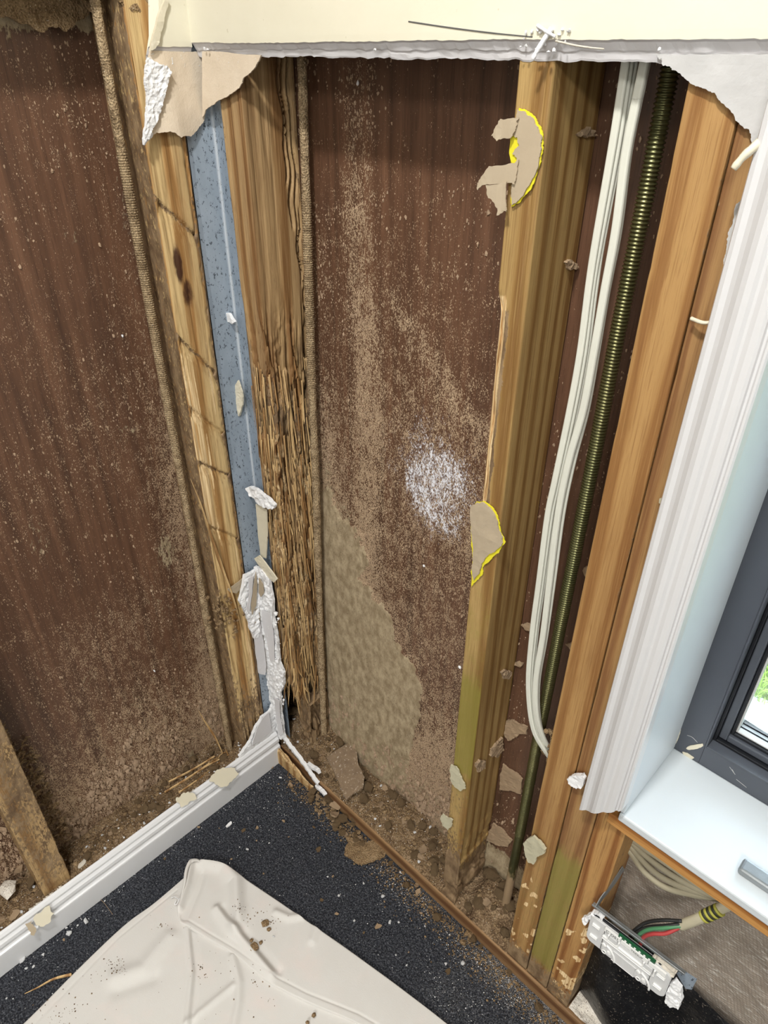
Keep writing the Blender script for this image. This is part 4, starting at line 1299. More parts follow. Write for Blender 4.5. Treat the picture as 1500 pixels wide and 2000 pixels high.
def rrect(u0, u1, v0, v1, y0, y1, r, n=6, bev=.0012):
    bm = bmesh.new(); pts = []
    for cx_, cy_, a0 in ((u1 - r, v0 + r, -90), (u1 - r, v1 - r, 0), (u0 + r, v1 - r, 90), (u0 + r, v0 + r, 180)):
        for i in range(n + 1):
            a = math.radians(a0 + 90 * i / n); pts.append((cx_ + r * math.cos(a), cy_ + r * math.sin(a)))
    f = bm.faces.new([bm.verts.new((p[0], y0, p[1])) for p in pts])
    ex = bmesh.ops.extrude_face_region(bm, geom=[f]); 
    for v in [g for g in ex['geom'] if isinstance(g, bmesh.types.BMVert)]: v.co.y = y1
    bmesh.ops.recalc_face_normals(bm, faces=bm.faces)
    if bev: bmesh.ops.bevel(bm, geom=[e for e in bm.edges if e.calc_length() > 0 and abs(e.verts[0].co.y - e.verts[1].co.y) < 1e-6], offset=bev, segments=2, affect='EDGES')
    me = bpy.data.meshes.new('rr'); bm.to_mesh(me); bm.free(); return me


BP = ob(rrect(0, OU, 0, OV, .007, -.002, .010), 'back_plate', P['plug'])
ob(rrect(.215 * OU, .785 * OU, .02 * OV, .80 * OV, -.0015, -.0035, .003, bev=.0006), 'raised_field', P['plug'])
for u in (.2, .8): ob(bx(u - .004, u + .004, .02, .98, .0027, .001, .0002), 'groove_rib', P['ink'], BP)
for i, (a, b) in enumerate(((.19, .40), (.40, .74), (.74, .95))):
    lb = ob(rrect(a * OU + .0006, b * OU - .0006, .86 * OV, 1.0 * OV, -.0018, -.0046, .0012, bev=.0003), 'label_pad', P['label'], BP)
for (u, v_, txt, sz) in ((.215, .885, 'C DS1', .0072), (.53, .895, 'TK02UP', .0050)):
    cu = bpy.data.curves.new('txt', 'FONT'); cu.body = txt; cu.size = sz; cu.extrude = .0001
    to = bpy.data.objects.new('txt', cu); COL.objects.link(to)
    dg = bpy.context.evaluated_depsgraph_get(); tm = bpy.data.meshes.new_from_object(to.evaluated_get(dg)); bpy.data.objects.remove(to)
    n = len(tm.vertices); co = np.empty(n * 3); tm.vertices.foreach_get('co', co); co = co.reshape(-1, 3)
    co = np.stack([co[:, 0] + u * OU, -.0048 - co[:, 2], co[:, 1] + v_ * OV], -1); tm.vertices.foreach_set('co', co.ravel())
    ob(tm, 'lettering', P['ink'], BP)
ob(bx(.20, .80, .60, .68, .0030, .0058), 'ridge', P['label'], BP)
ob(bx(.36, .64, .04, .40, .0030, .0044), 'centre_field', P['plug'], BP)
for k in (0, 1):
    o0 = .20 + k * .44
    A = np.linspace(math.radians(75), math.radians(0), 14)
    arc = np.stack([(o0 + .02) * OU + .021 * np.cos(A) * 1.0, np.full(14, -.0045), .02 * OV + .026 * np.sin(A)], -1)
    ob(tube_me('a', arc, .0016, 8), 'curved_rib', P['label'], BP)
    for du, dv in ((.035, .36), (.115, .20)):
        d = box_me('d', -.0032, .0032, -.0055, -.003, -.0022, .0022, .0006)
        for vv in d.vertices:
            x_, z_ = vv.co.x, vv.co.z; th = -.6 if dv > .3 else -1.2
            vv.co.x, vv.co.z = (o0 + du) * OU + x_ * math.cos(th) - z_ * math.sin(th), dv * OV + x_ * math.sin(th) + z_ * math.cos(th)
        ob(d, 'lug', P['label'], BP)
    A = np.linspace(0, 2 * np.pi, 17)[:-1]
    ring = np.stack([(o0 + .055) * OU + .0032 * np.cos(A), np.full(16, -.0045), .11 * OV + .0032 * np.sin(A)], -1); ring = np.vstack([ring, ring[:1]])
    sc_ = ob(tube_me('s', ring, .0009, 6, caps=False), 'screw_boss', P['label'], BP)
    ob(rrect((o0 + .055) * OU - .0016, (o0 + .055) * OU + .0016, .11 * OV - .0016, .11 * OV + .0016, -.0034, -.0042, .0014, bev=0), 'screw_hole', P['ink'], BP)
    cl = ob(rrect((o0 + .07) * OU, (o0 + .17) * OU, .68 * OV, .84 * OV, -.003, -.0056, .002, bev=.0005), 'clip', P['plug'], BP)
    for uu in (.055, .185): ob(bx(o0 + uu, o0 + uu + .014, .66, .86, .003, .0066, .0003), 'clip_post', P['label'], BP)
for u in (.05, .86):
    for v_ in (.30, .74):
        ob(bx(u, u + .085, v_, v_ + .05, .0018, .0042, .0006), 'slot_rib', P['label'], BP)
CS = ob(bx(.36, .80, 1.0, 1.07, -.0005, .0030, .0004), 'circuit_strip', P['pcb'])
for i in range(7): ob(bx(.38 + i * .058, .40 + i * .058, 1.015, 1.055, .003, .0042, .0002), 'solder_point', P['label'], CS)
ob(bx(.02, .96, .97, 1.05, -.0010, -.0040, .0003), 'gap_shade', P['rubber_and_gap'])  # black strip added as the shade in the gap above the plate
# steel bracket behind the plate
BR = empty('steel_bracket', (.77, .0, .36), 'thin grey steel bracket strip running above and behind the outlet back plate', 'bracket')
b_ = box_me('rail', .768, .902, -.0066, -.001, .3878, .3890, .0003)
for v in b_.vertices: v.co.z += (v.co.x - .775) * .066
child('rail', b_, P['steel'], BR)
b_ = box_me('lip', .768, .902, -.0075, -.0062, .3875, .3915, .0003)
for v in b_.vertices: v.co.z += (v.co.x - .775) * .066
child('lip', b_, P['steel'], BR)
me = tube_me('arm', spline([(.774, -.003, .388), (.7745, .006, .398), (.7775, .025, .412), (.7785, .050, .425)], 16), 1, prof=[(-.006, -.0006), (.006, -.0006), (.006, .0006), (-.006, .0006)], up=(1, .1, .3), smooth=False)
child('arm', me, P['steel'], BR)
child('tab', scrap_me('tab', [(1322, 1900), (1332, 1893), (1362, 1912), (1352, 1932), (1340, 1930)], 1, .004, .0012, .0003, .006, 1, 2), P['zinc'], BR)
for nm, pts, mt, lab in (
    ('plaster_bit', [(1141, 1788), (1150, 1782), (1160, 1775), (1174, 1778), (1182, 1790), (1174, 1795), (1155, 1788), (1148, 1800)], 'gyp', 'white plaster bit at the upper left corner of the outlet back plate'),
    ('plaster_bit', [(1278, 1862), (1290, 1866), (1310, 1882), (1326, 1892), (1320, 1902), (1305, 1896), (1290, 1880)], 'gyp_dirty', 'cream plaster bit on the upper right edge of the outlet back plate'),
    ('plaster_bit', [(1312, 1915), (1322, 1908), (1334, 1925), (1336, 1948), (1330, 1962), (1312, 1960), (1302, 1948)], 'gyp', 'white plaster lump at the lower right corner of the outlet back plate')):
    me = scrap_me(nm, pts, 1, -.004, .006, .0015, .003, 3, 4, lump=.007, lscale=200)
    top(nm, me, P[mt], lab, 'plaster', 'plaster bits round the outlet')


def wirepx(name, pts, ys, r, mat, label=None, cat='cable', grp=None, par=None, flat=1., n=40):
    Q = [on(p[0], p[1], 1, y) for p, y in zip(pts, ys)]
    me = tube_me(name, spline(Q, n), r, 10, flat=flat)
    if par: return child(name, me, mat, par, label)
    return top(name, me, mat, label, cat, grp)


SC = empty('sheathed_cable', tuple(on(1380, 1785, 1, .035)), 'grey sheathed cable with striped tape, its black, green and red wires entering the outlet', 'cable')
SHEATH = wirepx('sheath', [(1328, 1808), (1355, 1798), (1385, 1784), (1420, 1768), (1450, 1752)], [.020, .026, .034, .044, .056], .0072, P['cable_dirty'], par=SC, flat=.75)
for k in range(7):
    t0 = k / 7; a_ = on(1374 + 33 * t0, 1791 - 15 * t0, 1, .031 + .008 * t0); b2 = on(1374 + 33 * (t0 + .125), 1791 - 15 * (t0 + .125), 1, .031 + .008 * (t0 + .125))
    child('tape_band', tube_me('tape', np.linspace(a_, b2, 4), .0084, 14, flat=.82), P['tape_y' if k % 2 == 0 else 'tape_b'], SHEATH, 'yellow tape band' if k % 2 == 0 else 'black tape band')
for nm, mt, pts, ys in (('black_wire', 'black', [(1332, 1799), (1295, 1797), (1262, 1802), (1238, 1818), (1228, 1834)], [.020, .012, .006, .004, .004]),
                        ('black_wire', 'black', [(1332, 1804), (1300, 1808), (1265, 1811), (1246, 1820), (1234, 1836)], [.020, .010, .004, .003, .003]),
                        ('green_wire', 'green', [(1332, 1808), (1300, 1812), (1268, 1815), (1250, 1824), (1240, 1840)], [.019, .008, .002, .002, .002]),
                        ('red_wire', 'red', [(1328, 1811), (1300, 1823), (1275, 1824), (1258, 1830), (1250, 1846)], [.018, .006, .000, .000, .000])):
    wirepx(nm, pts, ys, .0026 if nm != 'black_wire' else .0023, P[mt], par=SC)
for i, (pts, lab) in enumerate((([(1218, 1640), (1238, 1675), (1262, 1706), (1300, 1733), (1350, 1746), (1400, 1754), (1440, 1762)], 'lowest grimy white cable sagging under the sill'),
                          ([(1222, 1640), (1245, 1670), (1280, 1704), (1320, 1727), (1365, 1742), (1410, 1754), (1445, 1762)], 'second grimy white cable sagging under the sill'),
                          ([(1225, 1638), (1262, 1672), (1305, 1704), (1350, 1730), (1395, 1750), (1440, 1768)], 'third grimy white cable sagging under the sill, above the gap'),
                          ([(1228, 1636), (1275, 1668), (1325, 1702), (1370, 1733), (1410, 1758), (1445, 1778)], 'highest grimy white cable, tight against the sill underside'))):
    wirepx('cable', pts, [.066, .060, .052, .048, .048, .052, .056][:len(pts)], .0052, P['cable_dirty'], lab, 'cable', 'grimy cables under the window sill', flat=.7, n=60)

# ------------------------------------------------------------------ broken plaster left in the corner
PR = empty('corner_plaster', (0.0, 0.0, .09), 'ragged white plaster remnant running up the corner from the skirting end', 'plaster')


def cp(name, pts, ax, val, th, mat, amp=.0015, lump=.005, seed=1, ls=150, label=None, warp=None, step=.004):
    return child(name, scrap_me(name, pts, ax, val, th, amp, step, 3, seed, warp, lump, ls), P[mat], PR, label)


cp('plaster_strip', [(486, 951), (496, 949), (512, 958), (530, 972), (541, 984), (538, 992), (520, 990), (506, 980), (494, 966)], 1, .004, .005, 'gyp', lump=.009, seed=2)
cp('paper_strip', [(501, 984), (512, 988), (522, 996), (524, 1040), (521, 1090), (511, 1086), (506, 1050)], 1, .008, .002, 'ivory', .0006, .001, 3)
cp('paper_strip', [(498, 1090), (508, 1084), (524, 1104), (543, 1130), (536, 1137), (520, 1120), (508, 1104)], 1, .000, .002, 'ivory', .0008, .003, 5)
cp('plaster_strip', [(474, 1122), (494, 1112), (501, 1104), (503, 1160), (503, 1240), (494, 1246), (484, 1222), (478, 1200), (464, 1172)], 0, -.002, .005, 'gyp', lump=.010, seed=7)
cp('plaster_strip', [(501, 1104), (516, 1108), (530, 1130), (537, 1170), (537, 1215), (533, 1240), (518, 1236), (503, 1244)], 1, .003, .005, 'gyp', lump=.010, seed=8)
cp('grey_face', [(484, 1130), (494, 1124), (492, 1160), (487, 1196), (480, 1190), (486, 1160)], 0, .0085, .001, 'grey_paper', .0008, .0, 9)
cp('tan_face', [(499, 1116), (502, 1140), (500, 1182), (492, 1200), (490, 1180), (494, 1150)], 0, .0080, .0012, 'paper_tan', .0008, .0, 9)
cp('tan_face', [(506, 1128), (514, 1140), (516, 1158), (510, 1166), (506, 1158)], 1, -.0065, .001, 'paper_tan', .0008, .0, 19)
cp('plaster_strip', [(503, 1180), (518, 1184), (533, 1190), (541, 1215), (546, 1250), (549, 1290), (558, 1312), (558, 1335), (550, 1352), (552, 1390), (556, 1420), (560, 1440), (546, 1442), (540, 1400), (531, 1370), (524, 1320), (520, 1270), (512, 1226)], 1, .004, .004, 'gyp', .002, .008, 11)
cp('grey_face', [(512, 1192), (528, 1196), (535, 1240), (537, 1290), (528, 1290), (522, 1250), (514, 1222)], 1, -.004, .0012, 'grey_paper', .0006, .0008, 12)
cp('grey_face', [(536, 1362), (546, 1368), (548, 1400), (554, 1432), (545, 1436), (540, 1400)], 1, -.0035, .0012, 'grey_paper', .0008, .0008, 13)
cp('paper_strip', [(492, 1190), (505, 1186), (507, 1212), (494, 1218)], 0, .0015, .0015, 'paper_tan', .0008, .0008, 14)
cp('paper_strip', [(494, 1218), (507, 1212), (514, 1252), (519, 1300), (518, 1318), (504, 1314), (498, 1270)], 0, .0015, .0015, 'grey_paper', .0008, .0006, 15)
cp('paper_strip', [(444, 1150), (462, 1138), (476, 1126), (480, 1140), (462, 1158), (448, 1156)], 0, -.006, .0012, 'paper_tan', .0015, .001, 16)
cp('board_corner', [(529, 1374), (524, 1386), (508, 1398), (496, 1418), (486, 1444), (474, 1460), (464, 1474), (468, 1482), (482, 1478), (500, 1466), (520, 1450), (540, 1436), (538, 1400)], 0, -.0045, .006, 'gyp', .002, .006, 17)
cp('grey_face', [(525, 1390), (512, 1402), (502, 1420), (494, 1446), (492, 1454), (505, 1448), (522, 1434), (530, 1426)], 0, .0050, .0016, 'grey_paper', .001, .0004, 18)
parts = []
for i in range(70):
    t_ = random.random(); px_ = (532 + 22 * t_ ** .5 + random.uniform(-10, 7), 1190 + 260 * t_)
    c_ = on(px_[0], px_[1], 1, -.002 + random.uniform(-.002, .004)); sz = .0016 + .008 * random.random() ** 2; V_, F_ = chunk(900 + i, sz, sz, sz); parts.append((V_ + c_ - [0, 0, sz / 2], F_))
child('plaster_crumbs', join_np('crumbs', parts), P['gyp'], PR, kind='stuff')
# broken stub of skirting on the right wall
def dSt(f, x, y, z): return -.006 * ss(.45, .7, fbm(x * 30, (z + y) * 260, 3, 4)) * ss(.0, .03, x), 0 * z
bm = bmesh.new()
me = box_me('stub', .0, .132, -.013, -.003, .0, .05, .0008)
nn = 90; xs = np.linspace(.001, .130, nn); prof2 = [(-.012, .0), (-.0125, .03), (-.0115, .045), (-.0085, .0505), (-.006, .047), (-.003, .049), (-.0015, .03), (-.0015, .0)]
V = np.zeros((len(prof2), nn, 3)); mk = np.zeros((len(prof2), nn, 3))
for i, (y, z) in enumerate(prof2):
    t_ = ss(.0, .13, xs); nse = fbm(xs * 70, i * 4.7, 3, 4) - .5
    V[i, :, 0] = xs; V[i, :, 1] = y + .004 * nse * (i > 1) + .0035 * t_ * (i in (0, 1, 2)); V[i, :, 2] = np.maximum(0, z * (1 - .62 * t_) + .010 * nse * (z > .04) * (1 - t_ * .5))
    mk[i, :, 0] = .35; mk[i, :, 1] = .5 if i > 1 else 0
me = mesh_np('stub', V.reshape(-1, 3), grid_faces(len(prof2), nn, True), mk.reshape(-1, 3), smooth=False)
bm = bmesh.new(); bm.from_mesh(me); bm.verts.ensure_lookup_table()
for e in (0, nn - 1): bm.faces.new([bm.verts[i * nn + e] for i in range(len(prof2))])
bmesh.ops.recalc_face_normals(bm, faces=bm.faces); bm.to_mesh(me); bm.free()
ST = top('skirting_stub', me, P['splinter'], 'broken splintered skirting stub at the right of the corner', 'skirting')
for i, (pa, pb, w_) in enumerate((((572, 1462), (600, 1500), 9), ((598, 1498), (622, 1530), 10), ((603, 1492), (624, 1507), 9), ((618, 1534), (636, 1552), 9), ((556, 1440), (575, 1468), 8))):
    a_ = on(pa[0], pa[1], 1, .0)[None]; b2 = on(pb[0], pb[1], 1, .0)[None]
    S_ = np.vstack([a_ + (b2 - a_) * t for t in np.linspace(0, 1, 10)]); S_ += .002 * (rng.random(S_.shape) - .5)
    pr = [(-1, -.8), (1, -.7), (.9, .8), (-.8, .9)]
    me = tube_me('plaster_stick', S_, .0045, prof=pr, smooth=False)
    top('plaster_stick', me, P['gyp'], ['thin', 'long', 'short sideways', 'detached lowest', 'topmost'][i] + ' white plaster stick behind the skirting stub', 'plaster', 'plaster sticks behind the skirting stub')

# ------------------------------------------------------------------ splinters and lumps round the left stud
def splint(name, pts, ax, vals, w_, mat, label, cat='splinter', flat=.4, taper=True, n=40, parent=None):
    Q = [on(p[0], p[1], ax, v) for p, v in zip(pts, vals)]
    S_ = spline(Q, n); t = np.linspace(0, 1, n)
    r = w_ / 2 * (np.minimum(1, .12 + 1.6 * np.minimum(t, .12 + 1 - t)) if taper else 1) * (.85 + .4 * fbm(t * 14, w_ * 999, 2, 3))
    me = tube_me(name, S_, r, prof=[(-1, -.3), (-.2, -.45), (1, -.25), (.8, .4), (-.5, .5)], smooth=False)
    if parent: return child(name, me, mat, parent, label)
    return top(name, me, mat, label, cat)


splint('splinter', [(372, 935), (392, 985), (408, 1035), (432, 1105), (456, 1170), (472, 1230)], 0, [-.002, -.003, -.005, -.006, -.007, -.009], .009, P['splinter'], 'long pale split sliver peeling off the stud', parent=SL)
splint('wood_stick', [(388, 1388), (398, 1406), (420, 1440), (434, 1470)], 0, [-.035, -.032, -.028, -.028], .009, P['splinter'], 'pale pointed wood stick leaning in the dirt by the left threaded rod')
splint('wood_sliver', [(440, 1462), (446, 1476)], 0, [-.026, -.026], .006, P['splinter'], 'short broken sliver at the foot of the leaning stick')
for i, (a, b, w_) in enumerate((((322, 1550), (440, 1472), .006), ((330, 1530), (420, 1480), .005), ((350, 1552), (430, 1492), .005), ((380, 1515), (448, 1478), .004))):
    m_ = ((a[0] + b[0]) / 2, (a[1] + b[1]) / 2 + random.uniform(-3, 3))
    Q = [on(*p, 2, .084) for p in (a, m_, b)]
    me = tube_me('straw', spline(Q, 24) + np.array([0, 0, .004 + .001 * i]), w_ / 2, prof=[(-1, -.3), (1, -.3), (.5, .5), (-.6, .5)], smooth=False)
    top('wood_straw', me, P['splinter'], ['longest', 'thin upper', 'thin lower', 'shortest'][i] + ' orange-brown wood straw lying on the dirt behind the skirting', 'splinter', 'wood straws behind the skirting')
Q = [on(*p, 2, .004) for p in ((48, 1941), (75, 1928), (105, 1912), (140, 1903))]
me = tube_me('straw', spline(Q, 30), .0035 * np.linspace(.2, 1, 30), prof=[(-1, -.3), (1, -.3), (.5, .6), (-.6, .6)], smooth=False)
top('wood_straw', me, P['splinter'], 'long pale straw on the carpet poking out from under the cloth edge', 'splinter')
Q = [on(*p, 2, .003) for p in ((186, 1748), (200, 1760), (210, 1772), (220, 1786))]
top('hair', tube_me('hair', spline(Q, 20), .0004, 5), P['tan'], 'single fine hair on the carpet beside the skirting', 'hair')
parts = []
for i in range(110):
    a = random.gauss(0, 1); b = random.gauss(0, 1); c_ = on(440 + 15 * a, 1195 + 20 * b + 6 * a, 0, random.uniform(-.022, .004)); V_, F_ = chunk(300 + i, *[random.uniform(.003, .009) for _ in range(3)], rough=.5)
    parts.append((V_ + c_ - [0, 0, .003], F_))
top('mud_lump', join_np('m', parts), P['clay'], 'knobbly grey-brown mud lump stuck on the left stud above its foot', 'mud', kind='stuff')
parts = []
for i in range(260):
    zz = random.uniform(.10, .46); c_ = np.array([-.098 + random.uniform(0, .03), -.479 + random.uniform(-.004, .03) * (zz < .4), zz]); V_, F_ = flake(400 + i, random.uniform(.005, .016), random.uniform(.004, .010), .001)
    V_ = V_[:, [2, 0, 1]] * [1, 1, 1]; V_ = rotz(V_, random.uniform(-.8, .8)); parts.append((V_ + c_, F_))
top('mud_crust', join_np('m', parts), P['clay'], 'flaky mud crust in the angle between the left wall sheet and the mud-crusted stud', 'mud', kind='stuff')

# ------------------------------------------------------------------ paper scraps on the honey stud
def scr(name, pts, ax, val, th, mat, lab, cat, amp=.0012, lump=.0, seed=1, warp=None, par=None, step=.005, ls=100):
    me = scrap_me(name, pts, ax, val, th, amp, step, 3, seed, warp, lump, ls)
    if par is not None: return child(name, me, P[mat], par, lab)
    return top(name, me, P[mat], lab, cat)


S1 = empty('paper_scrap', tuple(on(1005, 395, 1, .008)), 'upper half-round tan paper scrap with yellow glue and curled tongues on the honey stud', 'paper scrap')
up1 = [(1015, 211), (1026, 214), (1044, 226), (1056, 246), (1062, 264), (1062, 292), (1058, 316), (1046, 352), (1032, 376), (1014, 397), (1001, 404), (1000, 370), (1003, 320), (996, 300), (998, 270), (1010, 240)]
scr('yellow_glue', up1, 1, .0085, .0012, 'yellow', None, None, seed=3, par=S1)
scr('torn_paper', [(1012, 214), (1024, 217), (1040, 229), (1052, 248), (1060, 268), (1059, 292), (1054, 314), (1042, 348), (1028, 372), (1010, 396), (1001, 400), (1000, 372), (1003, 328), (1012, 316), (1008, 306), (1002, 300), (1016, 284), (1012, 268), (1002, 262), (1006, 240)], 1, .0072, .0016, 'paper_tan', None, None, seed=4, par=S1)
scr('curled_tongue', [(1014, 229), (990, 231), (982, 246), (973, 264), (980, 268), (984, 274), (998, 270), (1006, 258), (1010, 246)], 1, .005, .0012, 'paper_tan', None, None, seed=5, par=S1, warp=lambda u, v: .010 * ss(on(1005, 250, 1, 0)[0], on(975, 262, 1, 0)[0], u) ** 1.0)
scr('curled_tongue', [(1014, 312), (1002, 318), (972, 322), (962, 338), (951, 358), (952, 368), (962, 358), (990, 356), (1006, 360), (1010, 340)], 1, .005, .0012, 'paper_tan', None, None, seed=6, par=S1, warp=lambda u, v: .014 * ss(on(1005, 330, 1, 0)[0], on(955, 350, 1, 0)[0], u))
scr('curled_tip', [(954, 359), (986, 356), (985, 400), (986, 414), (978, 416), (968, 421), (970, 408), (958, 386)], 1, -.004, .0012, 'paper_tan', None, None, seed=7, par=S1, warp=lambda u, v: .004 * np.sin(u * 160))
S2 = empty('paper_scrap', tuple(on(930, 1135, 1, .008)), 'lower pointed tan paper scrap with a bright yellow glue edge on the honey stud', 'paper scrap')
lo1 = [(932, 979), (944, 978), (960, 988), (971, 1004), (976, 1026), (984, 1048), (988, 1058), (976, 1078), (962, 1090), (946, 1104), (944, 1120), (932, 1133), (922, 1146), (921, 1120), (924, 1090), (921, 1040), (920, 990)]
scr('yellow_glue', lo1, 1, .0085, .0012, 'yellow', None, None, .0016, seed=13, par=S2)
scr('torn_paper', [(932, 981), (943, 980), (957, 990), (968, 1006), (974, 1028), (983, 1050), (983, 1060), (970, 1074), (956, 1082), (942, 1100), (938, 1118), (926, 1132), (923, 1110), (925, 1080), (922, 1040), (921, 988)], 1, .0070, .0018, 'paper_tan', None, None, .0014, .002, 14, par=S2)
for nm, pts, lab in (('putty_scrap', [(882, 1492), (892, 1496), (900, 1512), (908, 1528), (910, 1540), (902, 1544), (890, 1536), (882, 1524), (880, 1506)], 'pale lozenge-shaped putty scrap low on the honey stud'),
                     ('putty_scrap', [(866, 1588), (876, 1596), (886, 1600), (884, 1610), (876, 1620), (866, 1612), (862, 1600)], 'spiky pale putty scrap lowest on the honey stud')):
    scr(nm, pts, 1, .0075, .002, 'paper_grey', lab, 'paper scrap', .0018, .002, 8)
S3 = scr('putty_scrap', [(1024, 1644), (1032, 1636), (1044, 1630), (1056, 1640), (1068, 1656), (1066, 1664), (1050, 1672), (1044, 1686), (1034, 1682), (1028, 1668)], 1, .0065, .003, 'paper_grey', 'folded pale putty scrap on the orange window stud', 'paper scrap', .0014, .003, 9)
scr('plaster_tuft', [(1112, 1516), (1122, 1510), (1142, 1508), (1146, 1516), (1138, 1536), (1130, 1536), (1118, 1528)], 1, .004, .006, 'gyp', 'white plaster tuft at the left edge of the architrave near its foot', 'plaster', .0014, .007, 9)
# knot-head nails / staple holes
me = scrap_me('dimple', [(1289, 973), (1296, 970), (1303, 974), (1302, 984), (1294, 986), (1288, 981)], 1, .0095, .0015, .0003, .003, 1, 1)
top('putty_dot', me, P['paper_grey'], 'small round putty dot on the window stud against the architrave', 'putty')
# mud daubs on the wall sheet and stud side
daubs = [([(974, 1422), (984, 1408), (1000, 1404), (1014, 1412), (1032, 1418), (1030, 1432), (1016, 1430), (1006, 1440), (994, 1444), (984, 1432)], 'largest upper mud daub between the honey stud and the cables'),
         ([(978, 1512), (984, 1490), (994, 1500), (1010, 1508), (1022, 1520), (1020, 1548), (1000, 1542), (978, 1540)], 'squarish mud daub left of the green rod'),
         ([(948, 1636), (958, 1620), (964, 1606), (980, 1616), (990, 1628), (1002, 1640), (994, 1652), (970, 1648), (954, 1640)], 'lowest mud daub left of the green rod'),
         ([(1140, 1112), (1150, 1104), (1164, 1104), (1160, 1126), (1148, 1130)], 'mud daub touching the orange stud'),
         ([(1116, 1092), (1124, 1086), (1134, 1092), (1128, 1102), (1118, 1098)], 'small mud daub right of the green rod'),
         ([(1106, 1256), (1118, 1254), (1128, 1262), (1116, 1266)], 'thin mud daub right of the green rod'),
         ([(1066, 1316), (1080, 1312), (1084, 1324), (1074, 1328)], 'grey mud daub beside the green rod bend'),
         ([(1020, 1218), (1034, 1216), (1040, 1226), (1030, 1230)], 'small mud daub left of the cables'),
         ([(1004, 1292), (1014, 1290), (1024, 1294), (1018, 1302), (1006, 1298)], 'mud daub between stud side and cables')]
for i, (pts, lab) in enumerate(daubs):
    me = scrap_me('mud_daub', pts, 1, .0985, .003, .0018, .004, 3, 20 + i, lump=.003, lscale=200)
    top('mud_daub', me, P['tan'], lab, 'mud', 'mud daubs on the dark wall sheet')
for i, (pts, lab) in enumerate((([(975, 1312), (984, 1306), (996, 1310), (994, 1322), (980, 1324)], 'round mud crust high on the side of the honey stud'), ([(956, 1462), (966, 1450), (978, 1438), (980, 1462), (968, 1478), (954, 1474)], 'pitted mud crust on the side of the honey stud'),
                          ([(926, 1490), (934, 1482), (946, 1484), (944, 1498), (930, 1506)], 'pale mud crust on the honey stud arris'), ([(1122, 262), (1130, 258), (1142, 250), (1154, 256), (1160, 264), (1146, 266), (1134, 264)], 'cobwebby grey tuft high on the side of the honey stud'), ([(1100, 512), (1108, 506), (1118, 512), (1124, 520), (1114, 524), (1104, 522)], 'small grey daub standing in for a dark knot half way up the side of the honey stud'))):  # last crust is added to stand in for the dark knot there
    me = scrap_me('mud_crust', pts, 0, .5305, .003, .002, .003, 3, 30 + i, lump=.006, lscale=260)
    top('mud_crust', me, P['tan'], lab, 'mud', 'mud crusts on the honey stud side')

# ------------------------------------------------------------------ loose pieces
me = sheet_me('frag', ragged(pxpoly([(638, 1478), (660, 1466), (684, 1456), (698, 1476), (700, 1496), (712, 1520), (709, 1538), (690, 1546), (676, 1557), (664, 1530), (650, 1500)], 2, .075), .001, 3, 2), .006,
              lambda u, v, h: np.stack([u, v, .062 + h + (v - .01) * .22], -1), .004, lump=.0012)


def fragm():
    t = NT('whitewashed_board'); a = t.noise(t.vec(), 60, 5, .65); b = t.noise(t.vec(off=(5, 5, 5)), 200, 4, .7)
    c = t.mix(a, srgb(92, 74, 58), srgb(150, 128, 102)); c = t.mix(t.sst(b, .58, .68), c, srgb(216, 206, 190))
    return t.done(c, .8, t.bump(b, .5, .001))
P['frag'] = fragm()
top('board_fragment', me, P['frag'], 'rectangular brown board fragment tilted on the dirt right of the corner', 'board')
# large mud flake on the carpet
big = [(682, 1644), (690, 1638), (700, 1640), (709, 1648), (728, 1640), (750, 1636), (751, 1642), (745, 1652), (747, 1660), (754, 1666), (750, 1674), (720, 1686), (700, 1690), (686, 1678), (672, 1670), (674, 1656)]
me = sheet_me('flake', ragged(pxpoly(big, 2, .004), .0016, 3, 6), .006, lambda u, v, h: np.stack([u, v, .001 + h], -1), .002, warp=lambda u, v: .005 * fbm(u * 40, v * 40, 2, 2), lump=.0016, lscale=200)
top('mud_flake', me, P['clay'], 'largest tan mud flake, notched, lying on the carpet near the plate', 'mud flake')


def put(base_V, F, mat, px, z, rot, name, lab, cat, grp, sc_=1.):
    c_ = on(px[0], px[1], 2, z); me = mesh_np(name, base_V * sc_, F, smooth=False)
    o = link(name, me, mat, None, (c_[0], c_[1], z), lab, cat, grp); o.rotation_euler = (0, 0, rot); return o


def sizeword(s_, cuts): return ('small', 'middling', 'big')[int(s_ > cuts[0]) + int(s_ > cuts[1])]


def c25(x, y): return (450 + x / 2.5, 1350 + y / 2.5)
tanl = [(62, 682, 16), (130, 665, 9), (260, 635, 13), (296, 470, 20), (200, 372, 17), (152, 380, 9), (432, 772, 22), (515, 655, 10), (495, 650, 9), (408, 665, 12), (446, 1022, 13), (520, 1088, 12), (720, 1150, 22), (652, 1180, 9), (500, 905, 9), (930, 1085, 10), (1063, 1368, 20), (128, 730, 7), (285, 712, 6), (160, 890, 6), (812, 905, 10), (752, 1028, 7), (870, 1275, 6), (980, 1322, 6)]
nm_ = 0
used_mesh = []
for i in range(10):
    V_, F_ = flake(50 + i, .9, .62, .14, 9 + i % 3, .25); used_mesh.append(mesh_np('flake_%d' % i, V_, F_, smooth=False)); used_mesh[-1].materials.append(P['tan'] if i % 3 else P['clay'])
chunk_mesh = []
for i in range(8):
    V_, F_ = chunk(80 + i, 1, .8, .6); chunk_mesh.append(mesh_np('bit_%d' % i, V_, F_, smooth=False)); chunk_mesh[-1].materials.append(P['gyp'])
clod_mesh = []
for i in range(8):
    V_, F_ = chunk(180 + i, 1, .85, .7, .4); clod_mesh.append(mesh_np('clod_%d' % i, V_, F_, smooth=False)); clod_mesh[-1].materials.append(P['clay'])
PXM = 1 / 1180.  # metres per photo pixel near the carpet (about)


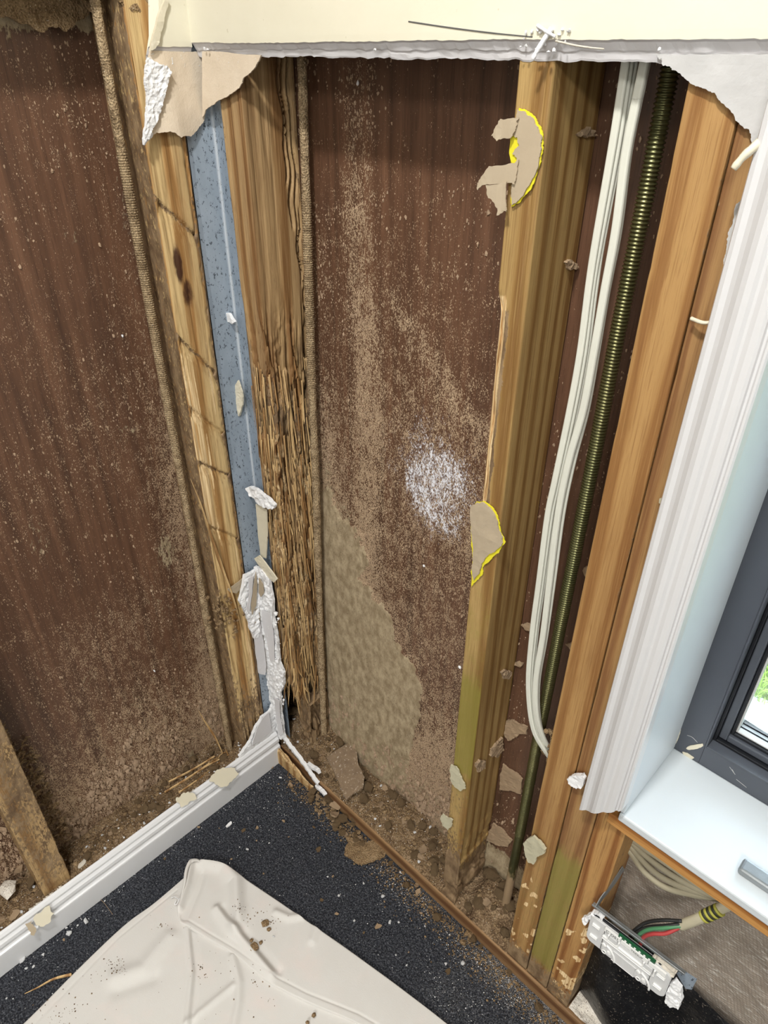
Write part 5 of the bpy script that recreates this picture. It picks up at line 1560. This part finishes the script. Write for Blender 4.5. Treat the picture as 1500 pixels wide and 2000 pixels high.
def inst(me, name, loc, size, lab, cat, grp, rx=0.):
    o = bpy.data.objects.new(name, me); COL.objects.link(o); o.location = loc; o.scale = (size,) * 3
    o.rotation_euler = (rx * random.uniform(-1, 1), rx * random.uniform(-1, 1), random.uniform(0, 6.28))
    tag(o, lab, cat, grp); return o


for i, (x, y, s_) in enumerate(tanl):
    p = c25(x, y); c_ = on(p[0], p[1], 2, .0015)
    inst(used_mesh[i % 10], 'mud_flake', tuple(c_), s_ * PXM * .95, '%s tan mud flake on the black carpet %s' % (sizeword(s_, (9.5, 15)), 'by the skirting stub' if p[1] < 1560 else 'between the cloth corner and the big flake' if p[1] < 1700 and p[0] < 640 else 'right of the cloth, upper part' if p[1] < 1790 else 'right of the cloth, lower part'), 'mud flake', 'tan mud flakes on the carpet', .12)
wl_ = [(83, 775, 8), (745, 1003, 11), (778, 1130, 9), (822, 1130, 7), (605, 1122, 6), (1135, 1330, 12), (1052, 1333, 8), (832, 888, 9), (475, 908, 5), (650, 940, 6), (245, 425, 8), (530, 1000, 8), (190, 743, 5), (345, 543, 4), (808, 1290, 5), (860, 1340, 5), (950, 1150, 5), (1070, 1190, 5)]
wpx = [c25(x, y) + (s_,) for x, y, s_ in wl_] + [(168, 1801, 13), (152, 1808, 6), (130, 1813, 6), (135, 1823, 14), (85, 1865, 8), (45, 1877, 15), (66, 1889, 7), (52, 1892, 7), (205, 1760, 5), (484, 1660, 7), (468, 1655, 4), (13, 1950, 5), (26, 1951, 4)]
for i, (x, y, s_) in enumerate(wpx):
    c_ = on(x, y, 2, .001); inst(chunk_mesh[i % 8], 'plaster_bit', tuple(c_), s_ * PXM, '%s white plaster bit on the black carpet %s' % (sizeword(s_, (6.5, 10)), 'left of the cloth' if x < 330 else 'above the cloth corner' if y < 1700 else 'right of the cloth, upper part' if y < 1800 else 'right of the cloth, lower part'), 'plaster', 'white plaster bits on the carpet')
c_ = on(447, 1612, 2, .001)
V_, F_ = flake(77, .022, .007, .003, 8, .1); o = link('plaster_sliver', mesh_np('s', V_, F_, smooth=False), P['gyp'], None, tuple(c_), 'long white plaster sliver lying on the carpet above the cloth', 'plaster'); o.rotation_euler.z = 1.7
for (x, y, s_) in [(388, 1616, 11), (428, 1618, 5), (476, 1622, 15), (502, 1618, 12), (322, 1678, 11), (125, 1836, 9), (568, 1534, 22), (530, 1497, 16), (452, 1678, 8), (515, 1707, 6)]:
    c_ = on(x, y, 2, .0015); inst(used_mesh[random.randrange(10)], 'mud_flake', tuple(c_), s_ * PXM * .95, '%s tan mud flake on the carpet %s' % (sizeword(s_, (8.5, 14)), 'right under the skirting end' if y < 1560 else 'left of the cloth' if x < 330 else 'just above the cloth corner'), 'mud flake', 'tan mud flakes near the skirting', .12)

# clods fallen off the plate and on the dirt beds: the larger ones singly, the rest joined
def scatter(n, nbig, fpos, sizes, meshes_, lab, grp, nm, cat, rx, joined_label):
    items = []
    for i in range(n):
        x, y, z = fpos(i); items.append((random.choice(sizes) * random.uniform(.8, 1.2), x, y, z))
    items.sort(key=lambda t: -t[0])
    for i, (s_, x, y, z) in enumerate(items[:nbig]):
        inst(meshes_[i % len(meshes_)], nm, (x, y, z), s_, lab(s_, x, y), cat, grp, rx)
    parts = []
    for i, (s_, x, y, z) in enumerate(items[nbig:]):
        V_, F_ = chunk(3000 + i % 40, s_, s_ * .85, s_ * .6); parts.append((rotz(V_, i) + [x, y, z], F_))
    if parts: top(nm + 's', join_np('j', parts), meshes_[0].materials[0], joined_label, cat, kind='stuff')


both = [m for p_ in zip(clod_mesh, used_mesh) for m in p_]


def zr(x): return 'right by the corner' if x < .10 else 'between corner and board fragment' if x < .15 else 'right of the board fragment' if x < .26 else 'half way to the honey stud' if x < .38 else 'at the foot of the honey stud' if x < .5 else 'in the gap round the green rod'
scatter(110, 36, lambda i: ((random.uniform(.125, .30) if i < 80 else random.uniform(.3, .8)), -random.random() ** 1.6 * (.035 if i < 80 else .022) + .002, .0012), [.006, .008, .011, .016, .019], both,
        lambda s_, x, y: '%s brown mud clod on the carpet edge %s' % (sizeword(s_, (.010, .016)), 'beside the skirting stub' if x < .16 else 'against the big notched flake' if x < .27 else 'below the honey stud' if x < .56 else 'below the window studs'),
        'mud clods along the foot of the plate', 'mud_clod', 'mud', .4, 'brown mud crumbs along the foot of the right wall plate')
for k, (x, y, s_) in enumerate(((640, 1560, 50), (654, 1574, 36), (652, 1592, 34), (670, 1600, 40), (692, 1602, 28))):
    c_ = on(x, y, 2, .012); inst(used_mesh[(x // 3) % 10], 'mud_flake', tuple(c_), s_ * PXM, ['big round mud flake on top of the slipped pile by the stub', 'mud flake half under the big round one', 'left-pointing thin mud flake of the slipped pile', 'lowest broad mud flake of the slipped pile', 'rightmost small mud flake of the slipped pile'][k], 'mud flake', 'thick mud flakes slipping off the plate', .5)


def fR(i):
    x = random.uniform(-.06, .48) if i < 190 else random.uniform(.535, .645); y = random.uniform(.02, .092); return x, y, float(hR(x, y)) - .001
scatter(240, 90, fR, [.005, .006, .008, .011, .017, .024], both, lambda s_, x, y: '%s mud clod on plate dirt %s, %s' % (sizeword(s_, (.017, .024)), zr(x), 'against sheet' if y > .068 else 'front edge' if y < .044 else 'mid depth'), 'mud clods on the right dirt bed', 'mud_clod', 'mud', .6, 'brown mud crumbs covering the right wall plate')


def fL(i):
    y = random.uniform(-.70, -.02); x = random.uniform(-.092, -.008); return x, y, float(hL(x, y)) - .001
def zl(y): return 'near the left threaded rod' if y > -.16 else 'near the wood straws' if y > -.27 else 'midway along the skirting' if y > -.42 else 'right of the mud-crusted stud' if y > -.49 else 'left of the mud-crusted stud'
scatter(170, 60, fL, [.004, .006, .009, .014, .018], both, lambda s_, x, y: '%s mud clod behind the skirting %s, %s' % (sizeword(s_, (.013, .018)), zl(y), 'against the wall sheet' if x < -.064 else 'against the skirting' if x > -.036 else 'mid depth'), 'mud clods behind the skirting', 'mud_clod', 'mud', .6, 'brown mud crumbs covering the dirt behind the skirting')


def fRw(i): x, y = random.uniform(.0, .47), random.uniform(.012, .09); return x, y, float(hR(x, y)) - .0005
scatter(70, 22, fRw, [.002, .003, .005, .0075], chunk_mesh, lambda s_, x, y: 'white plaster bit on the plate dirt ' + zr(x), 'plaster bits on the right dirt bed', 'plaster_bit', 'plaster', .3, 'white plaster specks on the right wall dirt')
def fLw(i): y, x = random.uniform(-.70, -.02), random.uniform(-.07, -.004); return x, y, float(hL(x, y)) - .0005
scatter(90, 24, fLw, [.002, .003, .004, .006], chunk_mesh, lambda s_, x, y: 'white plaster bit in the dirt behind the skirting ' + zl(y), 'plaster bits behind the skirting', 'plaster_bit', 'plaster', .3, 'white plaster specks in the dirt behind the skirting')
V_, F_ = chunk(88, .045, .035, .012, .3)
c_ = on(18, 1738, 2, .085); link('plaster_chunk', mesh_np('c', V_, F_, smooth=False), P['dust'], None, tuple(c_), 'speckled white plaster chunk at the left edge behind the skirting', 'plaster')
c_ = on(162, 1690, 2, .085); V_, F_ = flake(89, .030, .010, .004, 9, .1); o = link('plaster_chunk', mesh_np('c', V_, F_, smooth=False), P['gyp_dirty'], None, tuple(c_ + [0, 0, .003]), 'pale elongated plaster chunk on the dirt right of the mud-crusted stud', 'plaster'); o.rotation_euler.z = -1.2
for i, (x, y) in enumerate(((62, 1724), (38, 1700), (30, 1790))):
    c_ = on(x, y, 2, .086); o = inst(used_mesh[3 + i], 'bark_chip', tuple(c_ + [0, 0, .002]), .026, ['pale curled wood chip left of the mud-crusted stud foot', 'narrow pale wood chip against the wall by the mud-crusted stud', 'brown wood chip nearest the photo corner behind the skirting'][i], 'wood chip', None, .3)
# tiny dust grains: too many to count
def grains(name, n, fpos, smin, smax, mat, lab, cat):
    bm = bmesh.new(); bmesh.ops.create_icosphere(bm, subdivisions=0 + 1, radius=.5); Vb = np.array([v.co[:] for v in bm.verts]); Fb = np.array([[v.index for v in f.verts] for f in bm.faces]); bm.free()
    Vb = Vb[:]; pos = fpos(n); s = smin * (smax / smin) ** (rng.random(len(pos)) ** 2.2)
    # octahedra keep this cheap
    Vo = np.array([[1, 0, 0], [-1, 0, 0], [0, 1, 0], [0, -1, 0], [0, 0, 1], [0, 0, -1]]) * .5; Fo = np.array([[0, 2, 4], [2, 1, 4], [1, 3, 4], [3, 0, 4], [2, 0, 5], [1, 2, 5], [3, 1, 5], [0, 3, 5]])
    J = 1 + .5 * (rng.random((len(pos), 6, 3)) - .5); V = pos[:, None] + Vo[None] * s[:, None, None] * J * np.array([1, 1, .7])
    F = (Fo[None] + (np.arange(len(pos)) * 6)[:, None, None]).reshape(-1, 3)
    return top(name, mesh_np(name, V.reshape(-1, 3), F, smooth=False), mat, lab, cat, kind='stuff')


def pc_white(n):
    x = rng.uniform(0, .9, n * 5); y = -rng.uniform(0, .75, n * 5)
    d = .06 + 1.3 * ss(.07, .0, -y) * ss(.15, .45, x) + .5 * ss(.05, .0, x) * (fbm(y * 20, 1, 2, 2) > .5) + .4 * ss(.14, .02, np.hypot(x - .06, y + .05)) + .35 * ss(.10, .0, np.hypot(x - .62, y + .08)) + .45 * ss(.05, .0, np.hypot(x - .03, y + .27))
    d *= ss(.2, .7, fbm(x * 40, y * 40, 5, 3)) * 1.4
    k = rng.random(n * 5) < d; x, y = x[k][:n], y[k][:n]
    return np.stack([x, y, np.full(len(x), .0015)], -1)
grains('plaster_grains', 7500, pc_white, .0007, .0024, P['gyp'], 'fine white plaster grains sprinkled over the black carpet', 'dust')
def pc_brown(n):
    x = rng.uniform(.05, .9, n); y = -np.abs(rng.normal(0, .022, n)); return np.stack([x, y, .001 + .004 * ss(-.02, 0, y) * rng.random(n)], -1)
grains('mud_grains', 5200, pc_brown, .001, .0055, P['clay'], 'fine brown mud crumbs along the foot of the right wall plate', 'dust')
def pc_bed(n):
    x = np.concatenate([rng.uniform(-.09, .49, n // 2), rng.uniform(-.097, -.004, n - n // 2)]); y = np.concatenate([rng.uniform(.010, .097, n // 2), rng.uniform(-.8, 0, n - n // 2)])
    z = np.where(np.arange(n) < n // 2, hR(x, y), hL(x, y)); return np.stack([x, y, z + .0005], -1)
grains('mud_grains', 16000, pc_bed, .001, .0065, P['clay'], 'loose brown crumbs covering the dirt in both wall gaps', 'dust')
grains('plaster_grains', 3400, pc_bed, .0006, .0026, P['gyp_dirty'], 'fine pale grains scattered on the dirt in both wall gaps', 'dust')

# chips of paint lying along the skirting top
for i, (pts, lab, mt) in enumerate(([[(408, 1524), (420, 1512), (438, 1500), (454, 1497), (459, 1504), (448, 1514), (432, 1528), (420, 1529)], 'curved ivory paint chip lying over the skirting top', 'ivory'],
        [[(346, 1562), (360, 1552), (376, 1548), (380, 1556), (362, 1568), (350, 1574)], 'flat ivory chip behind the skirting top', 'ivory'],
        [[(62, 1788), (78, 1776), (94, 1764), (100, 1772), (90, 1786), (70, 1796)], 'cream paint chip over the skirting near the left edge', 'ivory'],
        [[(46, 1800), (58, 1792), (62, 1806), (58, 1812)], 'tan triangular chip on the skirting near the left edge', 'paper_tan'])):
    me = sheet_me('paint_chip', ragged(pxpoly(pts, 0, .006), .004, 4, i), .005, lambda u, v, h: np.stack([.006 + (.1 - v) * .55 + h * .6, u, .1 - (.1 - v) * .9 + h * .8], -1), .0014)
    top('paint_chip', me, P[mt], lab, 'paint chip')
parts = []
for i in range(150):
    px_ = random.choice([(random.uniform(360, 410), None), (random.uniform(60, 125), None), (random.uniform(330, 470), None)])[0]
    yy = 1834 - px_ * .733 + random.uniform(-12, 2); c_ = on(px_, yy, 0, -.002 + random.uniform(-.004, .002)); c_[2] = max(c_[2], .088); c_[2] = min(c_[2], .102); s_ = random.uniform(.002, .008)
    V_, F_ = chunk(1200 + i, s_, s_, s_ * .7); parts.append((V_ + c_ - [0, 0, .002], F_))
top('plaster_crumbs', join_np('c', parts), P['gyp_dirty'], 'crumbled plaster edge along the back of the skirting top', 'plaster', kind='stuff')

# ------------------------------------------------------------------ drop cloth
def arcl(pts, n):
    P_ = spline(pts, 400); d = np.r_[0, np.cumsum(np.linalg.norm(np.diff(P_, axis=0), axis=1))]; t = np.linspace(0, d[-1], n)
    return np.stack([np.interp(t, d, P_[:, i]) for i in range(P_.shape[1])], -1)


def W2(pts, z=.006): return [on(x, y, 2, z)[:2] for x, y in pts]


def seg_ridge(X, Y, pts, A, s):
    Q = W2(pts); best = np.full(X.shape, 1e9); side = np.zeros(X.shape)
    for a, b in zip(Q[:-1], Q[1:]):
        ab = b - a; t = np.clip(((X - a[0]) * ab[0] + (Y - a[1]) * ab[1]) / (ab @ ab), 0, 1)
        d = np.hypot(X - a[0] - ab[0] * t, Y - a[1] - ab[1] * t); best = np.minimum(best, d)
    return A * np.exp(-(best / s) ** 2)


DC = empty('drop_cloth', (.35, -.5, 0), 'off-white calico drop cloth spread on the carpet with a folded-over corner', 'drop cloth')


def ruled(name, A, B, hf, n, m, edgeA, edgeB, parent):
    A = arcl(A, n); B = arcl(B, n); t = np.linspace(0, 1, m)
    Pq = A[:, None] * (1 - t)[None, :, None] + B[:, None] * t[None, :, None]
    X, Y = Pq[..., 0], Pq[..., 1]; Lw = np.linalg.norm(B - A, axis=1)[:, None]
    h = hf(X, Y)
    dA = t[None] * Lw; dB = (1 - t)[None] * Lw
    r = .0028
    fall = np.ones_like(X)
    if edgeA: fall = fall * np.sqrt(np.clip(1 - (1 - np.clip(dA / r, 0, 1)) ** 2, 0, 1))
    if edgeB: fall = fall * np.sqrt(np.clip(1 - (1 - np.clip(dB / r, 0, 1)) ** 2, 0, 1))
    base = .001 if name == 'sheet_layer' else .0052
    Z = base + (h - base) * fall
    return child(name, mesh_np(name, np.stack([X, Y, Z], -1).reshape(-1, 3), grid_faces(n, m)), P['cloth'], parent)


def h1(X, Y):
    h = .0045 + .003 * fbm(X * 9, Y * 9, 3, 3)
    h += seg_ridge(X, Y, [(367, 1812), (375, 1900), (366, 2000)], .005, .005) - seg_ridge(X, Y, [(376, 1815), (384, 1900), (374, 2000)], .004, .006)
    h += seg_ridge(X, Y, [(455, 1868), (468, 1920), (466, 1960), (456, 2010)], .006, .007)
    h += seg_ridge(X, Y, [(365, 1998), (400, 1970), (455, 1925)], .004, .006)
    h += seg_ridge(X, Y, [(225, 1910), (280, 1890), (330, 1830)], .006, .014) - seg_ridge(X, Y, [(230, 1935), (300, 1910)], .003, .012)
    h -= seg_ridge(X, Y, [(57, 2010), (150, 1915), (230, 1832), (345, 1738)], .0012, .0022)
    return np.maximum(h, .003)


def h2(X, Y):
    h = .0095 + .004 * fbm(X * 10, Y * 10, 8, 3)
    h += seg_ridge(X, Y, [(400, 1688), (440, 1694), (462, 1720), (466, 1790), (462, 1815)], .012, .013)
    h -= seg_ridge(X, Y, [(398, 1700), (385, 1740), (362, 1790)], .006, .010)
    h += seg_ridge(X, Y, [(376, 1690), (368, 1730), (352, 1775)], .010, .006)
    h += seg_ridge(X, Y, [(425, 1778), (445, 1806), (490, 1855), (530, 1905)], .009, .008)
    h -= seg_ridge(X, Y, [(438, 1775), (470, 1812), (505, 1855), (545, 1900)], .004, .007)
    h += seg_ridge(X, Y, [(540, 1785), (565, 1796), (590, 1792)], .005, .007)
    h += seg_ridge(X, Y, [(620, 1812), (610, 1840)], .004, .008)
    h -= seg_ridge(X, Y, [(362, 1795), (415, 1828), (462, 1856), (530, 1905), (600, 1942), (700, 1982), (800, 2040)], .0012, .0022)
    return np.maximum(h, .0075)


ruled('sheet_layer', W2([(360, 1712), (300, 1763), (240, 1808), (150, 1893), (42, 2000), (-80, 2110)]), W2([(420, 1705), (560, 1790), (760, 1930), (860, 2010), (1000, 2150), (1100, 2280)]), h1, 300, 240, True, True, DC)
FLAP = ruled('folded_corner', W2([(372, 1684), (362, 1722), (346, 1765), (350, 1798), (368, 1811), (412, 1838), (456, 1864), (520, 1916), (600, 1958), (700, 2000), (850, 2080)], .010), W2([(382, 1682), (400, 1684), (436, 1690), (464, 1706), (520, 1743), (585, 1788), (640, 1826), (700, 1868), (790, 1934), (880, 2004), (1020, 2120)], .010), h2, 420, 110, True, True, DC)
# rolled lip at the very corner
A_ = np.linspace(0, 1, 26)
Q = spline([on(352, 1762, 2, .016), on(360, 1728, 2, .022), on(364, 1700, 2, .026), on(372, 1683, 2, .027), on(384, 1680, 2, .022), on(394, 1686, 2, .014)], 40)
child('rolled_lip', tube_me('lip', Q, .0048 * np.sin(np.linspace(.25, 2.9, 40)) ** .5, 12, flat=.7), P['cloth'], DC)
Q = spline([on(350, 1757, 2, .016), on(341, 1752, 2, .012), on(334, 1754, 2, .012)], 12); child('loose_thread', tube_me('t', Q, .0008, 6), P['gyp'], DC)
Q = spline([on(351, 1754, 2, .018), on(345, 1766, 2, .014), on(341, 1766, 2, .014), on(344, 1758, 2, .016)], 16); child('loose_thread', tube_me('t', Q, .0008, 6), P['gyp'], DC)


def c375(x, y): return (300 + x / 3.75, 1640 + y / 3.75)
for i, (x, y, s_, lab) in enumerate(((820, 612, 32, 'upper round tan mud blob on the folded cloth'), (845, 655, 17, 'small mud blob touching the upper round blob on the cloth'), (737, 795, 36, 'lower round tan mud blob on the folded cloth'), (715, 735, 17, 'small mud blob just above the lower round blob'), (787, 752, 17, 'triangular mud bit right of the lower round blob'),
                               (1172, 1285, 19, 'dark mud bit near the lower frame edge on the folded cloth'), (1125, 1342, 15, 'mud bit at the lower frame edge on the cloth'))):
    p = c375(x, y); c_ = on(p[0], p[1], 2, .013); z_ = float(h2(np.array([c_[0]]), np.array([c_[1]]))[0]) if y < 1000 or x > 1100 else .008
    V_, F_ = chunk(60 + i, s_ / 3.75 * PXM * 2.1, s_ / 3.75 * PXM * 2.3, .005, .25)
    link('mud_blob', mesh_np('b', V_, F_, smooth=False), P['clay'], None, (c_[0], c_[1], z_ - .0003), lab, 'mud')
p = c375(880, 710); c_ = on(p[0], p[1], 2, .012); inst(chunk_mesh[2], 'plaster_bit', (c_[0], c_[1], float(h2(np.array([c_[0]]), np.array([c_[1]]))[0]) - .0003), .005, 'lone white plaster bit on the folded cloth beside the mud blobs', 'plaster', None)


def pc_cloth(n):
    cl = [(680, 520, 60, 26), (700, 560, 110, 14), (860, 600, 30, 18), (340, 1010, 30, 8), (360, 930, 20, 8), (740, 1040, 60, 9), (300, 700, 160, 10), (70, 620, 40, 10), (860, 1165, 30, 6), (-280, 900, 40, 26), (-230, 960, 30, 16), (-420, 1000, 60, 12), (-700, 1290, 120, 46), (-560, 1200, 120, 16), (500, 1000, 300, 20), (900, 900, 250, 8)]
    out = []
    for x, y, s_, k in cl:
        for _ in range(k):
            p = c375(x + rng.normal(0, s_), y + rng.normal(0, s_ * .6)); c_ = on(p[0], p[1], 2, .010); X = np.array([c_[0]]); Yv = np.array([c_[1]])
            onflap = pip(np.array([p[0]]), np.array([p[1]]), [(372, 1690), (346, 1765), (368, 1811), (456, 1864), (600, 1958), (850, 2080), (1020, 2120), (700, 1868), (464, 1706)])[0] > 0
            out.append([c_[0], c_[1], float((h2 if onflap else h1)(X, Yv)[0]) + .0003])
    return np.array(out)
grains('dirt_specks', 0, pc_cloth, .0012, .0036, P['dirt'], 'tiny dark brown dirt specks on the drop cloth', 'dust')


# crusty mud flecks standing proud of the wall sheets
def flecks(name, n, side, parent):
    a = rng.uniform(0, 1, n * 3); z = rng.uniform(.06, 1.42, n * 3); nn_ = fbm(a * 9, z * 12, 3, 4)
    if side == 'l': u = -.62 + .6 * a; d = .10 + 1.1 * ss(.50, .08, z) * ss(-.05, -.5, u) + .7 * ss(-.34, -.48, u) * ss(.55, .3, z) + .35 * ss(.05, .0, np.abs(u + .10)) * ss(1.2, .6, z)
    else: u = -.06 + .80 * a; d = .12 + .9 * ss(.3, .06, z) * (u < .49) + .5 * ss(.06, 0, np.abs(u - .205)) + .4 * ss(.16, .10, u)
    d = d * ss(.35, .62, nn_) * 1.3
    k = rng.random(n * 3) < d; u, z = u[k][:n], z[k][:n]; m = len(u)
    big_ = ss(.4, .1, z); s = (.0005 + .0006 * rng.random(m)) * (1 + (2.6 * rng.random(m) ** 6 * 2) * (.25 + big_))
    K = 5; A = rng.uniform(0, .6, (m, K)) + np.arange(K) / K * 6.283; rr = rng.uniform(.6, 1.1, (m, K)) * s[:, None]
    du = rr * np.cos(A) * 1.0; dz = rr * np.sin(A) * 1.9; lift = rng.uniform(.0006, .0026, (m, K)) * (s / .0016)[:, None] ** .6
    def mk(du, dz, h): return np.stack([-.1 + h, u[:, None] + du, z[:, None] + dz], -1) if side == 'l' else np.stack([u[:, None] + du, .1 - h, z[:, None] + dz], -1)
    ring = mk(du, dz, lift); base = mk(du * .7, dz * .7, np.full((m, K), .0)); apex = mk(np.zeros((m, 1)), np.zeros((m, 1)), lift.mean(1, keepdims=True) * 1.25)
    V = np.concatenate([ring, base, apex], 1).reshape(-1, 3); F = []
    o = (np.arange(m) * (2 * K + 1))[:, None]
    tri = np.array([[i, (i + 1) % K, 2 * K] for i in range(K)] + [[i, i + K, (i + 1) % K] for i in range(K)] + [[(i + 1) % K, i + K, (i + 1) % K + K] for i in range(K)])
    F = (o[:, None, :] + tri[None]).reshape(-1, 3)
    child(name, mesh_np(name, V, F, smooth=False), P['fleck'], parent, kind='stuff')


flecks('mud_flecks', 15000, 'l', WL)
flecks('mud_flecks', 15000, 'r', WR)


# ------------------------------------------------------------------ top left: nogging with ragged termite mud under it
st = post_me('nogging', -.098, -.012, -.482, -.0815, 1.462, 1.51, .004, .004, .002, dispN, lambda f, x, y, z: (.6 + 0 * z, 0 * z, .5 + 0 * z))
top('nogging', st, P['stud_far'], 'dark mud-caked nogging across the top left above the wall sheet', 'nogging')
for i, (pts, v_, lab) in enumerate((
    ([(-40, 20), (20, 36), (70, 60), (100, 52), (128, 62), (150, 40), (172, 30), (180, -10), (150, -40), (-40, -40)], -.085, 'ragged mud crust in the top left photo corner'),
    ([(150, -10), (178, 24), (186, 34), (200, 30), (198, 8), (190, -8), (180, -14), (196, -30), (150, -40)], -.05, 'mud web with a hole at the top of the left threaded rod'),
    ([(194, 26), (216, 22), (240, 34), (272, 40), (262, 56), (240, 90), (224, 100), (206, 70)], -.095, 'grey mud sheet right of the top of the left threaded rod'),
    ([(220, -30), (230, 4), (252, 22), (280, 32), (302, 30), (310, 0), (310, -40)], -.015, 'pale-edged mud flap hanging at the top beside the cream board'))):
    me = scrap_me('mud_sheet', pts, 0, v_, .003, .004, .005, 4, 60 + i, lump=.008, lscale=120)
    top('mud_sheet', me, P['clay'], lab, 'mud', 'mud sheets at the top left')

for i, (x, y, s_, lab) in enumerate(((699, 168, 8, 'single white plaster crumb high on the dark right wall sheet'), (828, 1108, 7, 'single white plaster crumb half way down the right wall sheet'), (897, 1306, 9, 'white plaster crumb at the left edge of the honey stud'), (302, 1312, 9, 'pale crumb on the left wall sheet left of the threaded rod'), (240, 660, 8, 'pale crumb high on the left wall sheet'))):
    ax, v_ = (1, .0975) if x > 500 else (0, -.0975)
    if x == 897: v_ = .012
    c_ = on(x, y, ax, v_)
    V_, F_ = chunk(2200 + i, s_ * PXM * .8, s_ * PXM * .5, s_ * PXM * .8)
    link('plaster_crumb', mesh_np('c', V_, F_, smooth=False), P['gyp'], None, tuple(c_), lab, 'plaster')
